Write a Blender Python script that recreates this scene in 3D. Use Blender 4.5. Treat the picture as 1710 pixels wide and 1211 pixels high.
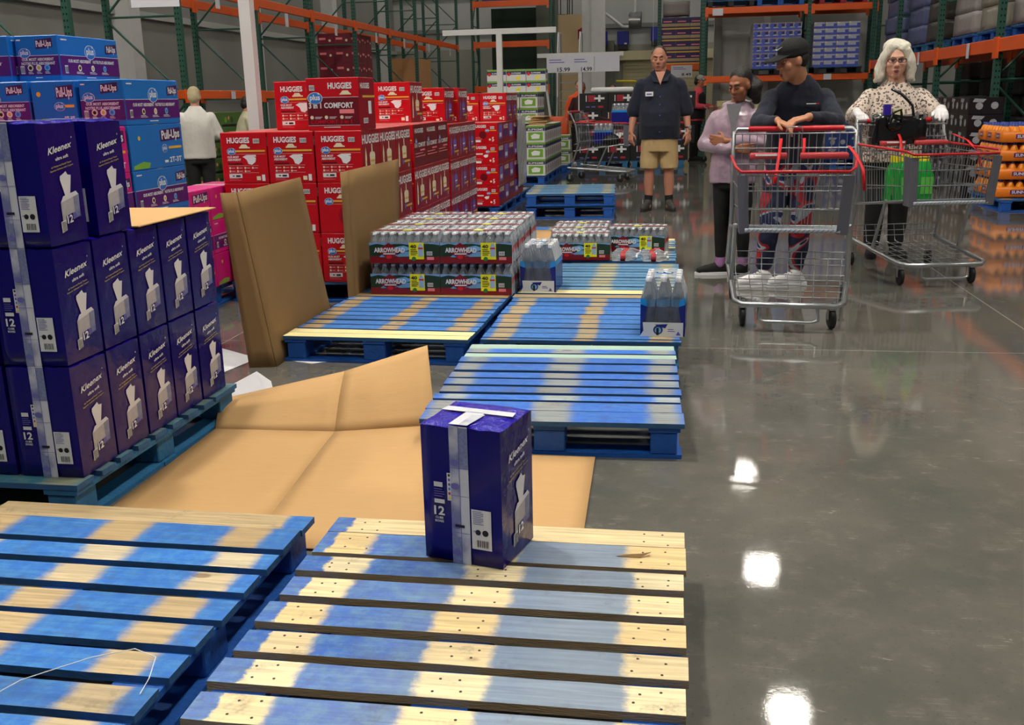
import bpy, bmesh, math, random
from mathutils import Vector, Matrix, Euler, noise
for o in list(bpy.data.objects): bpy.data.objects.remove(o)
SC = bpy.context.scene
COL = SC.collection
R = math.radians
rnd = random.Random(7)

# ---------------------------------------------------------------- camera
cam_d = bpy.data.cameras.new('camera'); cam = bpy.data.objects.new('camera', cam_d); COL.objects.link(cam)
F_PX, PITCH, ROLL, YAW, CAMH = 1656.65, 0.259375, -0.02215, 0.15973, 1.3356
cam_d.sensor_fit = 'HORIZONTAL'; cam_d.sensor_width = 36.0; cam_d.lens = F_PX / 1710 * 36.0
cam_d.clip_start = 0.05; cam_d.clip_end = 200
_fw = Vector((-math.sin(YAW)*math.cos(PITCH), math.cos(YAW)*math.cos(PITCH), -math.sin(PITCH)))
_r = Vector((math.cos(YAW), math.sin(YAW), 0)); _u = _r.cross(_fw)
_r2 = _r*math.cos(ROLL) + _u*math.sin(ROLL); _u2 = -_r*math.sin(ROLL) + _u*math.cos(ROLL)
cam.matrix_world = Matrix(((_r2.x, _u2.x, -_fw.x, 0), (_r2.y, _u2.y, -_fw.y, 0), (_r2.z, _u2.z, -_fw.z, CAMH), (0, 0, 0, 1)))
SC.camera = cam

# ---------------------------------------------------------------- world and exposure
W = bpy.data.worlds.new('world'); SC.world = W; W.use_nodes = True
W.node_tree.nodes['Background'].inputs[0].default_value = (0.9, 0.95, 1.0, 1)
W.node_tree.nodes['Background'].inputs[1].default_value = 0.07
SC.view_settings.view_transform = 'Standard'; SC.view_settings.look = 'None'
SC.view_settings.gamma = 1.0; SC.view_settings.exposure = 0.72; SC.view_settings.use_curve_mapping = False

LAMP_Z = 9.0
LAMPS = []                                  # (x, y, strength) of the high bay lamps
for ly in (-0.6, 4.8, 10.3, 15.6, 21.0, 26.9, 33.0, 39.0):
    for lx in (-9.0, -3.4, 2.2, 13.0):
        LAMPS.append((lx, ly, 130 if ly < 4 else (300 if ly < 8 else (70 if ly < 12 else 50))))

# ---------------------------------------------------------------- materials
def lin(c):
    return tuple(((v/255)/12.92 if v/255 <= .04045 else ((v/255+.055)/1.055)**2.4) for v in c)
MATS = {}
def nodes(name):
    m = bpy.data.materials.new(name); m.use_nodes = True; MATS[name] = m
    nt = m.node_tree; return m, nt, nt.nodes['Principled BSDF']
def nn(nt, t, **kw):
    n = nt.nodes.new(t)
    for k, v in kw.items():
        if k.startswith('i_'): n.inputs[k[2:].replace('_', ' ')].default_value = v
        else: setattr(n, k, v)
    return n
def mth(nt, op, a, b=None, c=None):
    n = nt.nodes.new('ShaderNodeMath'); n.operation = op
    for i, v in enumerate((a, b, c)):
        if v is None: continue
        if isinstance(v, (int, float)): n.inputs[i].default_value = v
        else: nt.links.new(v, n.inputs[i])
    return n.outputs[0]
def mixc(nt, fac, a, b, mode='MIX'):
    n = nt.nodes.new('ShaderNodeMix'); n.data_type = 'RGBA'; n.blend_type = mode
    for k, v in ((0, fac), (6, a), (7, b)):
        if isinstance(v, (int, float)): n.inputs[k].default_value = v
        elif isinstance(v, tuple): n.inputs[k].default_value = (*v, 1) if len(v) == 3 else v
        else: nt.links.new(v, n.inputs[k])
    return n.outputs[2]
def ramp(nt, fac, lo, hi):
    n = nt.nodes.new('ShaderNodeMapRange'); n.inputs[1].default_value = lo; n.inputs[2].default_value = hi
    n.interpolation_type = 'SMOOTHSTEP'; nt.links.new(fac, n.inputs[0]); return n.outputs[0]
def mat(name, rgb, rough=.5, metal=0., bump=None, var=None, coat=0., emis=None, spec=None, stretch=None, sheen=0):
    """principled material; bump=(scale,strength), var=(scale,amount) are procedural noise"""
    if name in MATS: return MATS[name]
    m, nt, b = nodes(name)
    c = lin(rgb)
    b.inputs['Base Color'].default_value = (*c, 1); b.inputs['Roughness'].default_value = rough
    b.inputs['Metallic'].default_value = metal; b.inputs['Coat Weight'].default_value = coat
    if spec is not None: b.inputs['Specular IOR Level'].default_value = spec
    if sheen: b.inputs['Sheen Weight'].default_value = sheen
    tc = nn(nt, 'ShaderNodeTexCoord'); src = tc.outputs['Object']
    if stretch:
        mp = nn(nt, 'ShaderNodeMapping'); mp.inputs['Scale'].default_value = stretch
        nt.links.new(src, mp.inputs[0]); src = mp.outputs[0]
    var = var or (6, .08)
    n = nn(nt, 'ShaderNodeTexNoise'); n.inputs['Scale'].default_value = var[0]; n.inputs['Detail'].default_value = 4
    nt.links.new(src, n.inputs['Vector'])
    f = mth(nt, 'MULTIPLY_ADD', n.outputs[0], var[1]*2, 1-var[1])
    vm = nn(nt, 'ShaderNodeVectorMath', operation='SCALE'); vm.inputs[0].default_value = c
    nt.links.new(f, vm.inputs['Scale']); nt.links.new(vm.outputs[0], b.inputs['Base Color'])
    if bump:
        n2 = nn(nt, 'ShaderNodeTexNoise'); n2.inputs['Scale'].default_value = bump[0]; n2.inputs['Detail'].default_value = 3
        nt.links.new(src, n2.inputs['Vector'])
        bp = nn(nt, 'ShaderNodeBump'); bp.inputs['Strength'].default_value = bump[1]; bp.inputs['Distance'].default_value = .01
        nt.links.new(n2.outputs[0], bp.inputs['Height']); nt.links.new(bp.outputs[0], b.inputs['Normal'])
    if emis:
        b.inputs['Emission Color'].default_value = (*lin(emis[0]), 1); b.inputs['Emission Strength'].default_value = emis[1]
    return m
def film(name, rgb=(235, 240, 245), op=.18, rough=.12, bump=(40, .5)):
    """thin clear plastic: transparent mixed with gloss"""
    if name in MATS: return MATS[name]
    m, nt, b = nodes(name)
    b.inputs['Base Color'].default_value = (*lin(rgb), 1); b.inputs['Roughness'].default_value = rough
    tr = nn(nt, 'ShaderNodeBsdfTransparent'); mx = nn(nt, 'ShaderNodeMixShader')
    fr = nn(nt, 'ShaderNodeFresnel', i_IOR=1.45)
    n2 = nn(nt, 'ShaderNodeTexNoise'); n2.inputs['Scale'].default_value = bump[0]; n2.inputs['Detail'].default_value = 3
    tc = nn(nt, 'ShaderNodeTexCoord'); nt.links.new(tc.outputs['Object'], n2.inputs['Vector'])
    bp = nn(nt, 'ShaderNodeBump'); bp.inputs['Strength'].default_value = bump[1]; bp.inputs['Distance'].default_value = .01
    nt.links.new(n2.outputs[0], bp.inputs['Height']); nt.links.new(bp.outputs[0], b.inputs['Normal']); nt.links.new(bp.outputs[0], fr.inputs['Normal'])
    f = mth(nt, 'MAXIMUM', mth(nt, 'ADD', fr.outputs[0], op - .03), 0.0); f = mth(nt, 'MINIMUM', f, 1.0)
    nt.links.new(f, mx.inputs[0]); nt.links.new(tr.outputs[0], mx.inputs[1]); nt.links.new(b.outputs[0], mx.inputs[2])
    nt.links.new(mx.outputs[0], nt.nodes['Material Output'].inputs[0])
    return m

# ---------------------------------------------------------------- mesh helpers
class MB:
    def __init__(s): s.v = []; s.f = []; s.m = []; s.ml = []; s.sm = []; s.c = []; s.T = None
    def mi(s, m):
        if m not in s.ml: s.ml.append(m)
        return s.ml.index(m)
    def add(s, vs, fs, m, smooth=False, col=(1, 1, 1)):
        k = len(s.v); i = s.mi(m)
        if s.T is not None: vs = [s.T @ Vector(v) for v in vs]
        s.v += [tuple(v) for v in vs]
        for f in fs: s.f.append([a+k for a in f]); s.m.append(i); s.sm.append(smooth); s.c.append(col)
    def box(s, lo, hi, m, col=(1, 1, 1), jit=0., M=None, skip=()):
        x0, y0, z0 = lo; x1, y1, z1 = hi
        vs = [Vector((x, y, z)) for z in (z0, z1) for y in (y0, y1) for x in (x0, x1)]
        if jit: vs = [v + Vector([rnd.uniform(-jit, jit) for _ in range(3)]) for v in vs]
        if M is not None: vs = [M @ v for v in vs]
        fs = [(0, 2, 3, 1), (4, 5, 7, 6), (0, 1, 5, 4), (1, 3, 7, 5), (3, 2, 6, 7), (2, 0, 4, 6)]
        s.add(vs, [f for i, f in enumerate(fs) if i not in skip], m, False, col)
    def bbox(s, lo, hi, m, b=.005, seg=1, wob=0., sub=0, smooth=True):
        """bevelled box, optionally subdivided and wobbled"""
        bm = bmesh.new(); bmesh.ops.create_cube(bm, size=1)
        c = [(a+b_)/2 for a, b_ in zip(lo, hi)]; d = [b_-a for a, b_ in zip(lo, hi)]
        for v in bm.verts: v.co = Vector((c[0]+v.co.x*d[0], c[1]+v.co.y*d[1], c[2]+v.co.z*d[2]))
        if sub: bmesh.ops.subdivide_edges(bm, edges=bm.edges[:], cuts=sub, use_grid_fill=True)
        if wob:
            for v in bm.verts: v.co += Vector(noise.noise_vector(v.co*7 + Vector((c[0]*13, 0, 0))))*wob
        if not sub: bmesh.ops.bevel(bm, geom=bm.edges[:], offset=b, segments=seg, affect='EDGES', profile=.6)
        bm.verts.index_update()
        s.add([v.co for v in bm.verts], [[v.index for v in f.verts] for f in bm.faces], m, smooth); bm.free()
    def cyl(s, p0, p1, r0, m, r1=None, n=8, caps=True, smooth=True, col=(1, 1, 1)):
        p0 = Vector(p0); p1 = Vector(p1); r1 = r0 if r1 is None else r1
        a = (p1-p0); 
        if a.length < 1e-7: return
        a.normalize(); b = a.cross(Vector((0, 0, 1)) if abs(a.z) < .9 else Vector((1, 0, 0))).normalized(); c = a.cross(b)
        vs = []
        for p, r in ((p0, r0), (p1, r1)):
            for i in range(n):
                t = 2*math.pi*i/n; vs.append(p + (b*math.cos(t)+c*math.sin(t))*r)
        fs = [(i, (i+1) % n, n+(i+1) % n, n+i) for i in range(n)]
        s.add(vs, fs, m, smooth, col)
        if caps: s.add(vs, [tuple(range(n))[::-1], tuple(range(n, 2*n))], m, False, col)
    def tube(s, pts, r, m, n=8, close=False, caps=True):
        pts = [Vector(p) for p in pts]; N = len(pts); rings = []
        up = None
        for i, p in enumerate(pts):
            if close: t = (pts[(i+1) % N]-pts[i-1])
            else: t = pts[min(i+1, N-1)]-pts[max(i-1, 0)]
            t.normalize()
            if up is None: up = t.cross(Vector((0, 0, 1)) if abs(t.z) < .9 else Vector((1, 0, 0))).normalized()
            b = (up - t*up.dot(t)).normalized(); up = b; c = t.cross(b)
            rr = r[i] if isinstance(r, (list, tuple)) else r
            rings.append([p+(b*math.cos(2*math.pi*k/n)+c*math.sin(2*math.pi*k/n))*rr for k in range(n)])
        vs = [v for q in rings for v in q]; fs = []
        for i in range(N if close else N-1):
            j = (i+1) % N
            for k in range(n): fs.append((i*n+k, i*n+(k+1) % n, j*n+(k+1) % n, j*n+k))
        s.add(vs, fs, m, True)
        if caps and not close: s.add(vs, [tuple(range(n))[::-1], tuple(range((N-1)*n, N*n))], m)
    def lathe(s, prof, m, n=16, o=(0, 0, 0), M=None):
        vs = []; fs = []; o = Vector(o)
        for r, z in prof:
            for k in range(n):
                t = 2*math.pi*k/n; v = Vector((r*math.cos(t), r*math.sin(t), z))
                vs.append((M @ v if M is not None else v) + o)
        for i in range(len(prof)-1):
            for k in range(n): fs.append((i*n+k, i*n+(k+1) % n, (i+1)*n+(k+1) % n, (i+1)*n+k))
        s.add(vs, fs, m, True)
    def ell(s, c, r, m, n=12, M=None):
        c = Vector(c); vs = []; fs = []; h = n//2+1
        for i in range(h+1):
            ph = math.pi*i/h
            for k in range(n):
                t = 2*math.pi*k/n; v = Vector((r[0]*math.sin(ph)*math.cos(t), r[1]*math.sin(ph)*math.sin(t), r[2]*math.cos(ph)))
                vs.append((M @ v if M is not None else v)+c)
        for i in range(h):
            for k in range(n): fs.append((i*n+k, (i+1)*n+k, (i+1)*n+(k+1) % n, i*n+(k+1) % n))
        s.add(vs, fs, m, True)
    def build(s, name, parent=None, attr=False):
        me = bpy.data.meshes.new(name); me.from_pydata(s.v, [], s.f)
        for m in s.ml: me.materials.append(m)
        me.polygons.foreach_set('material_index', s.m); me.polygons.foreach_set('use_smooth', s.sm)
        if attr:
            a = me.color_attributes.new('tone', 'FLOAT_COLOR', 'CORNER'); d = []
            for p, c in zip(me.polygons, s.c): d += list((*c, 1))*p.loop_total
            a.data.foreach_set('color', d)
        me.validate(); me.update()
        o = bpy.data.objects.new(name, me); COL.objects.link(o)
        if parent: o.parent = parent
        return o
def tag(o, label=None, cat=None, group=None, kind=None):
    if label: o['label'] = label
    if cat: o['category'] = cat
    if group: o['group'] = group
    if kind: o['kind'] = kind
    return o
def place(o, loc=(0, 0, 0), rz=0.):
    o.location = loc; o.rotation_euler = (0, 0, rz); return o
def empty(name, loc=(0, 0, 0), rz=0., label=None, cat=None, group=None):
    o = bpy.data.objects.new(name, None); o.empty_display_size = .1; COL.objects.link(o)
    place(o, loc, rz); return tag(o, label, cat, group)
KIDS = {}
def kids(o): return [c for c in o.children]
def dup(o, loc=None, rz=0., label=None, parent=None, group=None):
    c = o.copy(); COL.objects.link(c)
    if parent is not None: c.parent = parent
    if loc is not None: place(c, loc, rz)
    if label: c['label'] = label
    if group: c['group'] = group
    for ch in o.children: dup(ch, parent=c)
    return c
def struct(mb, name): 
    o = mb.build(name); o['kind'] = 'structure'; return o

# ---------------------------------------------------------------- lettering
_TX = {}
def glyphs(t, bold=0., sp=1.):
    k = (t, bold, sp)
    if k in _TX: return _TX[k]
    cu = bpy.data.curves.new('t', 'FONT'); cu.body = t; cu.size = 1.0; cu.resolution_u = 2; cu.offset = bold; cu.space_character = sp
    ob = bpy.data.objects.new('t', cu); COL.objects.link(ob)
    dg = bpy.context.evaluated_depsgraph_get(); me = ob.evaluated_get(dg).to_mesh()
    vs = [(v.co.x, v.co.y) for v in me.vertices]; fs = [tuple(p.vertices) for p in me.polygons]
    ob.evaluated_get(dg).to_mesh_clear(); bpy.data.objects.remove(ob); bpy.data.curves.remove(cu)
    x0 = min(v[0] for v in vs); x1 = max(v[0] for v in vs)
    vs = [((x-x0), y/.7) for x, y in vs]
    _TX[k] = (vs, fs, x1-x0); return _TX[k]
class Face:
    """a printed face: o = lower left corner, u right, v up; w,h in metres; coordinates 0..1"""
    def __init__(s, mb, o, u, v, w, h):
        s.mb = mb; s.o = Vector(o); s.u = Vector(u).normalized(); s.v = Vector(v).normalized(); s.n = s.u.cross(s.v); s.w = w; s.h = h; s.k = 1
    def P(s, x, y, k): return s.o + s.u*x*s.w + s.v*y*s.h + s.n*(k*.0006)
    def poly(s, pts, m, k=1): s.mb.add([s.P(x, y, k) for x, y in pts], [tuple(range(len(pts)))], m)
    def rect(s, x0, y0, x1, y1, m, k=1): s.poly([(x0, y0), (x1, y0), (x1, y1), (x0, y1)], m, k)
    def disc(s, x, y, r, m, k=1, n=12, sx=1.):
        s.poly([(x+r*sx*math.cos(2*math.pi*i/n)/s.w, y+r*math.sin(2*math.pi*i/n)/s.h) for i in range(n)], m, k)
    def text(s, t, x, y, h, m, k=2, w=None, bold=.02, shear=0., rise=0., cx=False):
        """cap height h and width w as fractions of the face"""
        vs, fs, W_ = glyphs(t, bold)
        hh = h*s.h; ww = (w*s.w) if w else hh*W_*1.35
        x0 = x*s.w - (ww/2 if cx else 0)
        P = [s.o + s.u*(x0+a/W_*ww+b*hh*shear) + s.v*(y*s.h+b*hh+rise*a/W_*ww) + s.n*(k*.0006) for a, b in vs]
        s.mb.add(P, fs, m)
    def lines(s, x, y, w, n, gap, th, m, k=2):
        for i in range(n): s.rect(x, y-i*gap, x+w*(1 if i % 3 else .8), y-i*gap+th, m, k)
    def barcode(s, x0, y0, x1, y1, k=2):
        s.rect(x0, y0, x1, y1, white, k); a = x0+(x1-x0)*.1; r = random.Random(3)
        while a < x1-(x1-x0)*.12:
            w_ = (x1-x0)*r.choice((.03, .05, .07)); s.rect(a, y0+(y1-y0)*.12, a+w_, y1-(y1-y0)*.15, inkblk, k+1); a += w_*2.1
white = mat('white_ink', (226, 226, 228), .45); inkblk = mat('black_ink', (18, 18, 22), .5)

# ---------------------------------------------------------------- floor, walls, ceiling
def floor_mat():
    m, nt, b = nodes('polished_concrete')
    tc = nn(nt, 'ShaderNodeTexCoord'); P = tc.outputs['Object']
    n1 = nn(nt, 'ShaderNodeTexNoise', i_Scale=.9, i_Detail=6, i_Roughness=.6); nt.links.new(P, n1.inputs['Vector'])
    n2 = nn(nt, 'ShaderNodeTexNoise', i_Scale=9.0, i_Detail=8, i_Roughness=.7); nt.links.new(P, n2.inputs['Vector'])
    n3 = nn(nt, 'ShaderNodeTexNoise', i_Scale=90.0, i_Detail=2); nt.links.new(P, n3.inputs['Vector'])
    c = mixc(nt, ramp(nt, n1.outputs[0], .3, .7), lin((88, 88, 83)), lin((112, 109, 102)))
    c = mixc(nt, mth(nt, 'MULTIPLY', ramp(nt, n2.outputs[0], .45, .75), .35), c, lin((128, 124, 114)))
    c = mixc(nt, mth(nt, 'MULTIPLY', ramp(nt, n3.outputs[0], .62, .72), .35), c, lin((70, 68, 62)))
    # warm brown stains on the right of the aisle
    sx = nn(nt, 'ShaderNodeSeparateXYZ'); nt.links.new(P, sx.inputs[0])
    c = mixc(nt, mth(nt, 'MULTIPLY', mth(nt, 'MULTIPLY', ramp(nt, sx.outputs[0], .3, 2.2), ramp(nt, n1.outputs[0], .35, .6)), .45), c, lin((98, 84, 71)))
    # saw-cut joints
    for out, v, wd in ((0, 2.02, .004), (1, 5.35, .004), (0, -2.55, .004), (1, 11.4, .005), (1, 17.5, .006)):
        j = mth(nt, 'LESS_THAN', mth(nt, 'ABSOLUTE', mth(nt, 'SUBTRACT', sx.outputs[out], v)), wd)
        c = mixc(nt, mth(nt, 'MULTIPLY', j, .6), c, lin((176, 172, 165)))
    # hairline scratches
    mp = nn(nt, 'ShaderNodeMapping'); mp.inputs['Scale'].default_value = (1.2, 26, 1); mp.inputs['Rotation'].default_value = (0, 0, 1.25); nt.links.new(P, mp.inputs[0])
    vz = nn(nt, 'ShaderNodeTexVoronoi', i_Scale=1.6); vz.feature = 'DISTANCE_TO_EDGE'; nt.links.new(mp.outputs[0], vz.inputs['Vector'])
    sc = mth(nt, 'MULTIPLY', mth(nt, 'LESS_THAN', vz.outputs[0], .012), ramp(nt, n2.outputs[0], .55, .62))
    c = mixc(nt, mth(nt, 'MULTIPLY', sc, .5), c, lin((165, 162, 156)))
    nt.links.new(c, b.inputs['Base Color'])
    rg = mth(nt, 'MULTIPLY_ADD', n2.outputs[0], .07, .0); nt.links.new(rg, b.inputs['Roughness'])
    b.inputs['Specular IOR Level'].default_value = .75
    bp = nn(nt, 'ShaderNodeBump', i_Strength=.02, i_Distance=.01); nt.links.new(n2.outputs[0], bp.inputs['Height']); nt.links.new(bp.outputs[0], b.inputs['Normal'])
    return m
g = MB(); g.box((-14, -10, -.1), (16, 44, 0), floor_mat()); struct(g, 'floor')
wall_grey = mat('painted_wall_panel', (168, 170, 168), .6, var=(.8, .12)); wall_dark = mat('grey_block_wall', (132, 132, 128), .8, var=(.7, .2))
conc = mat('pale_concrete', (172, 172, 168), .7, var=(1.1, .12)); steelw = mat('white_steel', (205, 205, 205), .5)
roofm = mat('roof_deck', (150, 152, 150), .7)
green = mat('green_rack_paint', (36, 82, 70), .45, var=(3, .15)); greend = mat('dark_green_rack_paint', (26, 58, 52), .5)
orange = mat('orange_rack_paint', (226, 92, 26), .4, var=(3, .12)); holes = mat('hole_dark', (8, 12, 12), .9)
g = MB(); g.box((-14, -10, 10.2), (16, 44, 10.4), roofm); struct(g, 'ceiling')
g = MB(); g.box((-11.6, -10, 0), (-11.4, 44, 10.2), wall_dark)
for y in (13.5, 20, 26.5, 33, 39.5): g.box((-11.4, y, 0), (-11.0, y+.45, 10.2), steelw)
for z in (3.2, 6.2): g.box((-11.4, -10, z), (-11.3, 44, z+.14), wall_grey)
struct(g, 'wall_left')
g = MB(); g.box((-14, 42, 0), (16, 42.2, 10.2), wall_grey); g.box((-14, 41.9, 0), (16, 42.0, 3.35), mat('dock_wall', (146, 146, 136), .8, var=(.6, .15)))
for z in (4.0, 5.35, 7.): g.box((-14, 41.86, z), (16, 42, z+.16), mat('girt_grey', (120, 122, 122), .6))
g.box((-3.1, 41.5, 0), (-2.3, 41.9, 3.5), mat('rough_concrete_post', (112, 114, 106), .9, var=(4, .3)))
struct(g, 'wall_back')
g = MB(); g.box((15.5, -10, 0), (15.7, 44, 10.2), mat('dark_grey_wall', (86, 86, 84), .8)); struct(g, 'wall_right')  # right wall in one even dark grey
g = MB(); g.box((.95, 24.6, 0), (15.5, 24.8, 7), conc); g.box((.95, 24.45, 0), (1.12, 24.6, 7), mat('post_grey', (120, 120, 118), .7)); g.box((2.05, 24.5, 0), (2.2, 24.6, 7), steelw)
struct(g, 'trim_1')
# roll-up dock door with beige slats, on the back wall
g = MB(); slat = mat('beige_door_slat', (172, 162, 128), .6)
for i in range(20): g.box((-1.95, 41.80, .02+i*.14), (1.6, 41.86+.01*(i % 2), .15+i*.14), slat)
g.box((-2.1, 41.6, 2.75), (1.7, 41.9, 3.1), mat('beige_door_hood', (196, 186, 150), .5))
struct(g, 'door_1')
# corrugated roll-up door on the left wall
g = MB(); cd = mat('brown_grey_corrugated', (92, 84, 78), .6)
for i in range(26): g.box((-11.4, 12.6+.1*i*.9, 2.0), (-11.33+.03*(i % 2), 12.67+.1*i*.9, 6.2), cd)
struct(g, 'door_2')

# ---------------------------------------------------------------- ceiling lamps
lampm = mat('lamp_housing', (150, 150, 150), .5)
def lampmesh(st):
    k = 'lamp_diffuser_%d' % st
    return mat(k, (255, 255, 255), .5, emis=((255, 249, 236), st))
for i, (x, y, st) in enumerate(LAMPS):
    t = empty('ceiling_lamp', (x, y, LAMP_Z), 0, 'high bay ceiling lamp hanging from the roof deck', 'lamp', 'high bay lamps under the roof')
    g = MB(); g.box((-.31, -.24, .03), (.31, .24, .16), lampm); g.cyl((0, 0, .16), (0, 0, 1.2), .02, lampm); g.build('housing', t)
    g = MB(); g.box((-.28, -.21, 0), (.28, .21, .028), lampmesh(st)); g.build('diffuser', t)
# ---------------------------------------------------------------- pallets
PW, PL, PH = 1.016, 1.219, .142
def pallet_mat(name, blue, pale, wood, stripes, soft=.03, edge=None, grad=0., grey=(150, 155, 160), bare_amt=1.):
    """painted deck boards: bare wood stripes over the blocks, overspray noise; attribute tone: r=random, g=bare board, b=tint seed"""
    m, nt, b = nodes(name)
    tc = nn(nt, 'ShaderNodeTexCoord'); P = tc.outputs['Object']
    sx = nn(nt, 'ShaderNodeSeparateXYZ'); nt.links.new(P, sx.inputs[0]); X = sx.outputs[0]
    at = nn(nt, 'ShaderNodeAttribute'); at.attribute_name = 'tone'
    ts = nn(nt, 'ShaderNodeSeparateColor'); nt.links.new(at.outputs['Color'], ts.inputs[0])
    n1 = nn(nt, 'ShaderNodeTexNoise', i_Scale=22.0, i_Detail=5, i_Roughness=.7); nt.links.new(P, n1.inputs['Vector'])
    mp = nn(nt, 'ShaderNodeMapping'); mp.inputs['Scale'].default_value = (2.5, 45, 45)
    ad = nn(nt, 'ShaderNodeVectorMath', operation='MULTIPLY_ADD'); nt.links.new(at.outputs['Color'], ad.inputs[0]); ad.inputs[1].default_value = (9, 9, 9); nt.links.new(P, ad.inputs[2])
    nt.links.new(ad.outputs[0], mp.inputs[0])
    gr = nn(nt, 'ShaderNodeTexNoise', i_Scale=1.6, i_Detail=5, i_Distortion=.8); nt.links.new(mp.outputs[0], gr.inputs['Vector'])
    Xn = mth(nt, 'ADD', X, mth(nt, 'MULTIPLY_ADD', n1.outputs[0], .05, -.025))
    Xn = mth(nt, 'ADD', Xn, mth(nt, 'MULTIPLY_ADD', ts.outputs[2], .036, -.018))
    bare = None
    for c, hw in stripes:
        d = mth(nt, 'ABSOLUTE', mth(nt, 'SUBTRACT', Xn, c)); q = mth(nt, 'SUBTRACT', 1.0, ramp(nt, d, hw-soft, hw+soft))
        bare = q if bare is None else mth(nt, 'MAXIMUM', bare, q)
    bare = mth(nt, 'MULTIPLY', bare, bare_amt)
    bare = mth(nt, 'MAXIMUM', bare, ts.outputs[1])
    if edge is not None:   # sharp painted end of the boards
        e = ramp(nt, Xn, edge-.006, edge+.006) if edge < 0 else mth(nt, 'SUBTRACT', 1.0, ramp(nt, Xn, edge-.012, edge+.012))
        bare = mth(nt, 'MULTIPLY', bare, e)
    wv = mth(nt, 'MULTIPLY_ADD', ramp(nt, gr.outputs[0], .25, .75), .42, .74); wv = mth(nt, 'MULTIPLY', wv, mth(nt, 'MULTIPLY_ADD', ts.outputs[0], .3, .84))
    wd = nn(nt, 'ShaderNodeVectorMath', operation='SCALE')
    nt.links.new(mixc(nt, ts.outputs[2], lin(wood), lin((wood[0]-8, wood[1]-22, wood[2]-38))), wd.inputs[0]); nt.links.new(wv, wd.inputs['Scale'])
    # knots
    vk = nn(nt, 'ShaderNodeTexVoronoi', i_Scale=1.1); 
    mk = nn(nt, 'ShaderNodeMapping'); mk.inputs['Scale'].default_value = (3.2, 6.5, .01); nt.links.new(ad.outputs[0], mk.inputs[0]); nt.links.new(mk.outputs[0], vk.inputs['Vector'])
    kn = mth(nt, 'SUBTRACT', 1.0, ramp(nt, vk.outputs['Distance'], .07, .12))
    woodc = mixc(nt, mth(nt, 'MULTIPLY', kn, .7), wd.outputs[0], lin((112, 80, 52)))
    # nail dots
    bl = mixc(nt, ramp(nt, n1.outputs[0], .35, .7), lin(blue), lin(pale))
    if grad:
        gq = ramp(nt, X, -.32, grad); bl = mixc(nt, mth(nt, 'MULTIPLY', gq, .85), bl, lin(grey))
        bl = mixc(nt, mth(nt, 'MULTIPLY', ts.outputs[0], .35), bl, lin(grey))
    bv = mth(nt, 'MULTIPLY_ADD', ramp(nt, gr.outputs[0], .25, .75), .32, .80); bv = mth(nt, 'MULTIPLY', bv, mth(nt, 'MULTIPLY_ADD', ts.outputs[0], .26, .87))
    bs = nn(nt, 'ShaderNodeVectorMath', operation='SCALE'); nt.links.new(bl, bs.inputs[0]); nt.links.new(bv, bs.inputs['Scale'])
    c = mixc(nt, bare, bs.outputs[0], woodc)
    # dirt scuffs
    n4 = nn(nt, 'ShaderNodeTexNoise', i_Scale=6.0, i_Detail=6, i_Roughness=.75); nt.links.new(ad.outputs[0], n4.inputs['Vector'])
    c = mixc(nt, mth(nt, 'MULTIPLY', ramp(nt, n4.outputs[0], .54, .74), .6), c, lin((84, 78, 68)))
    nt.links.new(c, b.inputs['Base Color']); b.inputs['Roughness'].default_value = .62
    bp = nn(nt, 'ShaderNodeBump', i_Strength=.35, i_Distance=.004); nt.links.new(gr.outputs[0], bp.inputs['Height']); nt.links.new(bp.outputs[0], b.inputs['Normal'])
    return m
pblue = mat('pallet_side_blue', (18, 84, 170), .6, var=(14, .3), bump=(60, .4)); pdark = mat('pallet_side_teal', (36, 104, 150), .65, var=(14, .3), bump=(60, .4))
nail = mat('nail_head', (70, 58, 44), .5, metal=.5)
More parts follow.
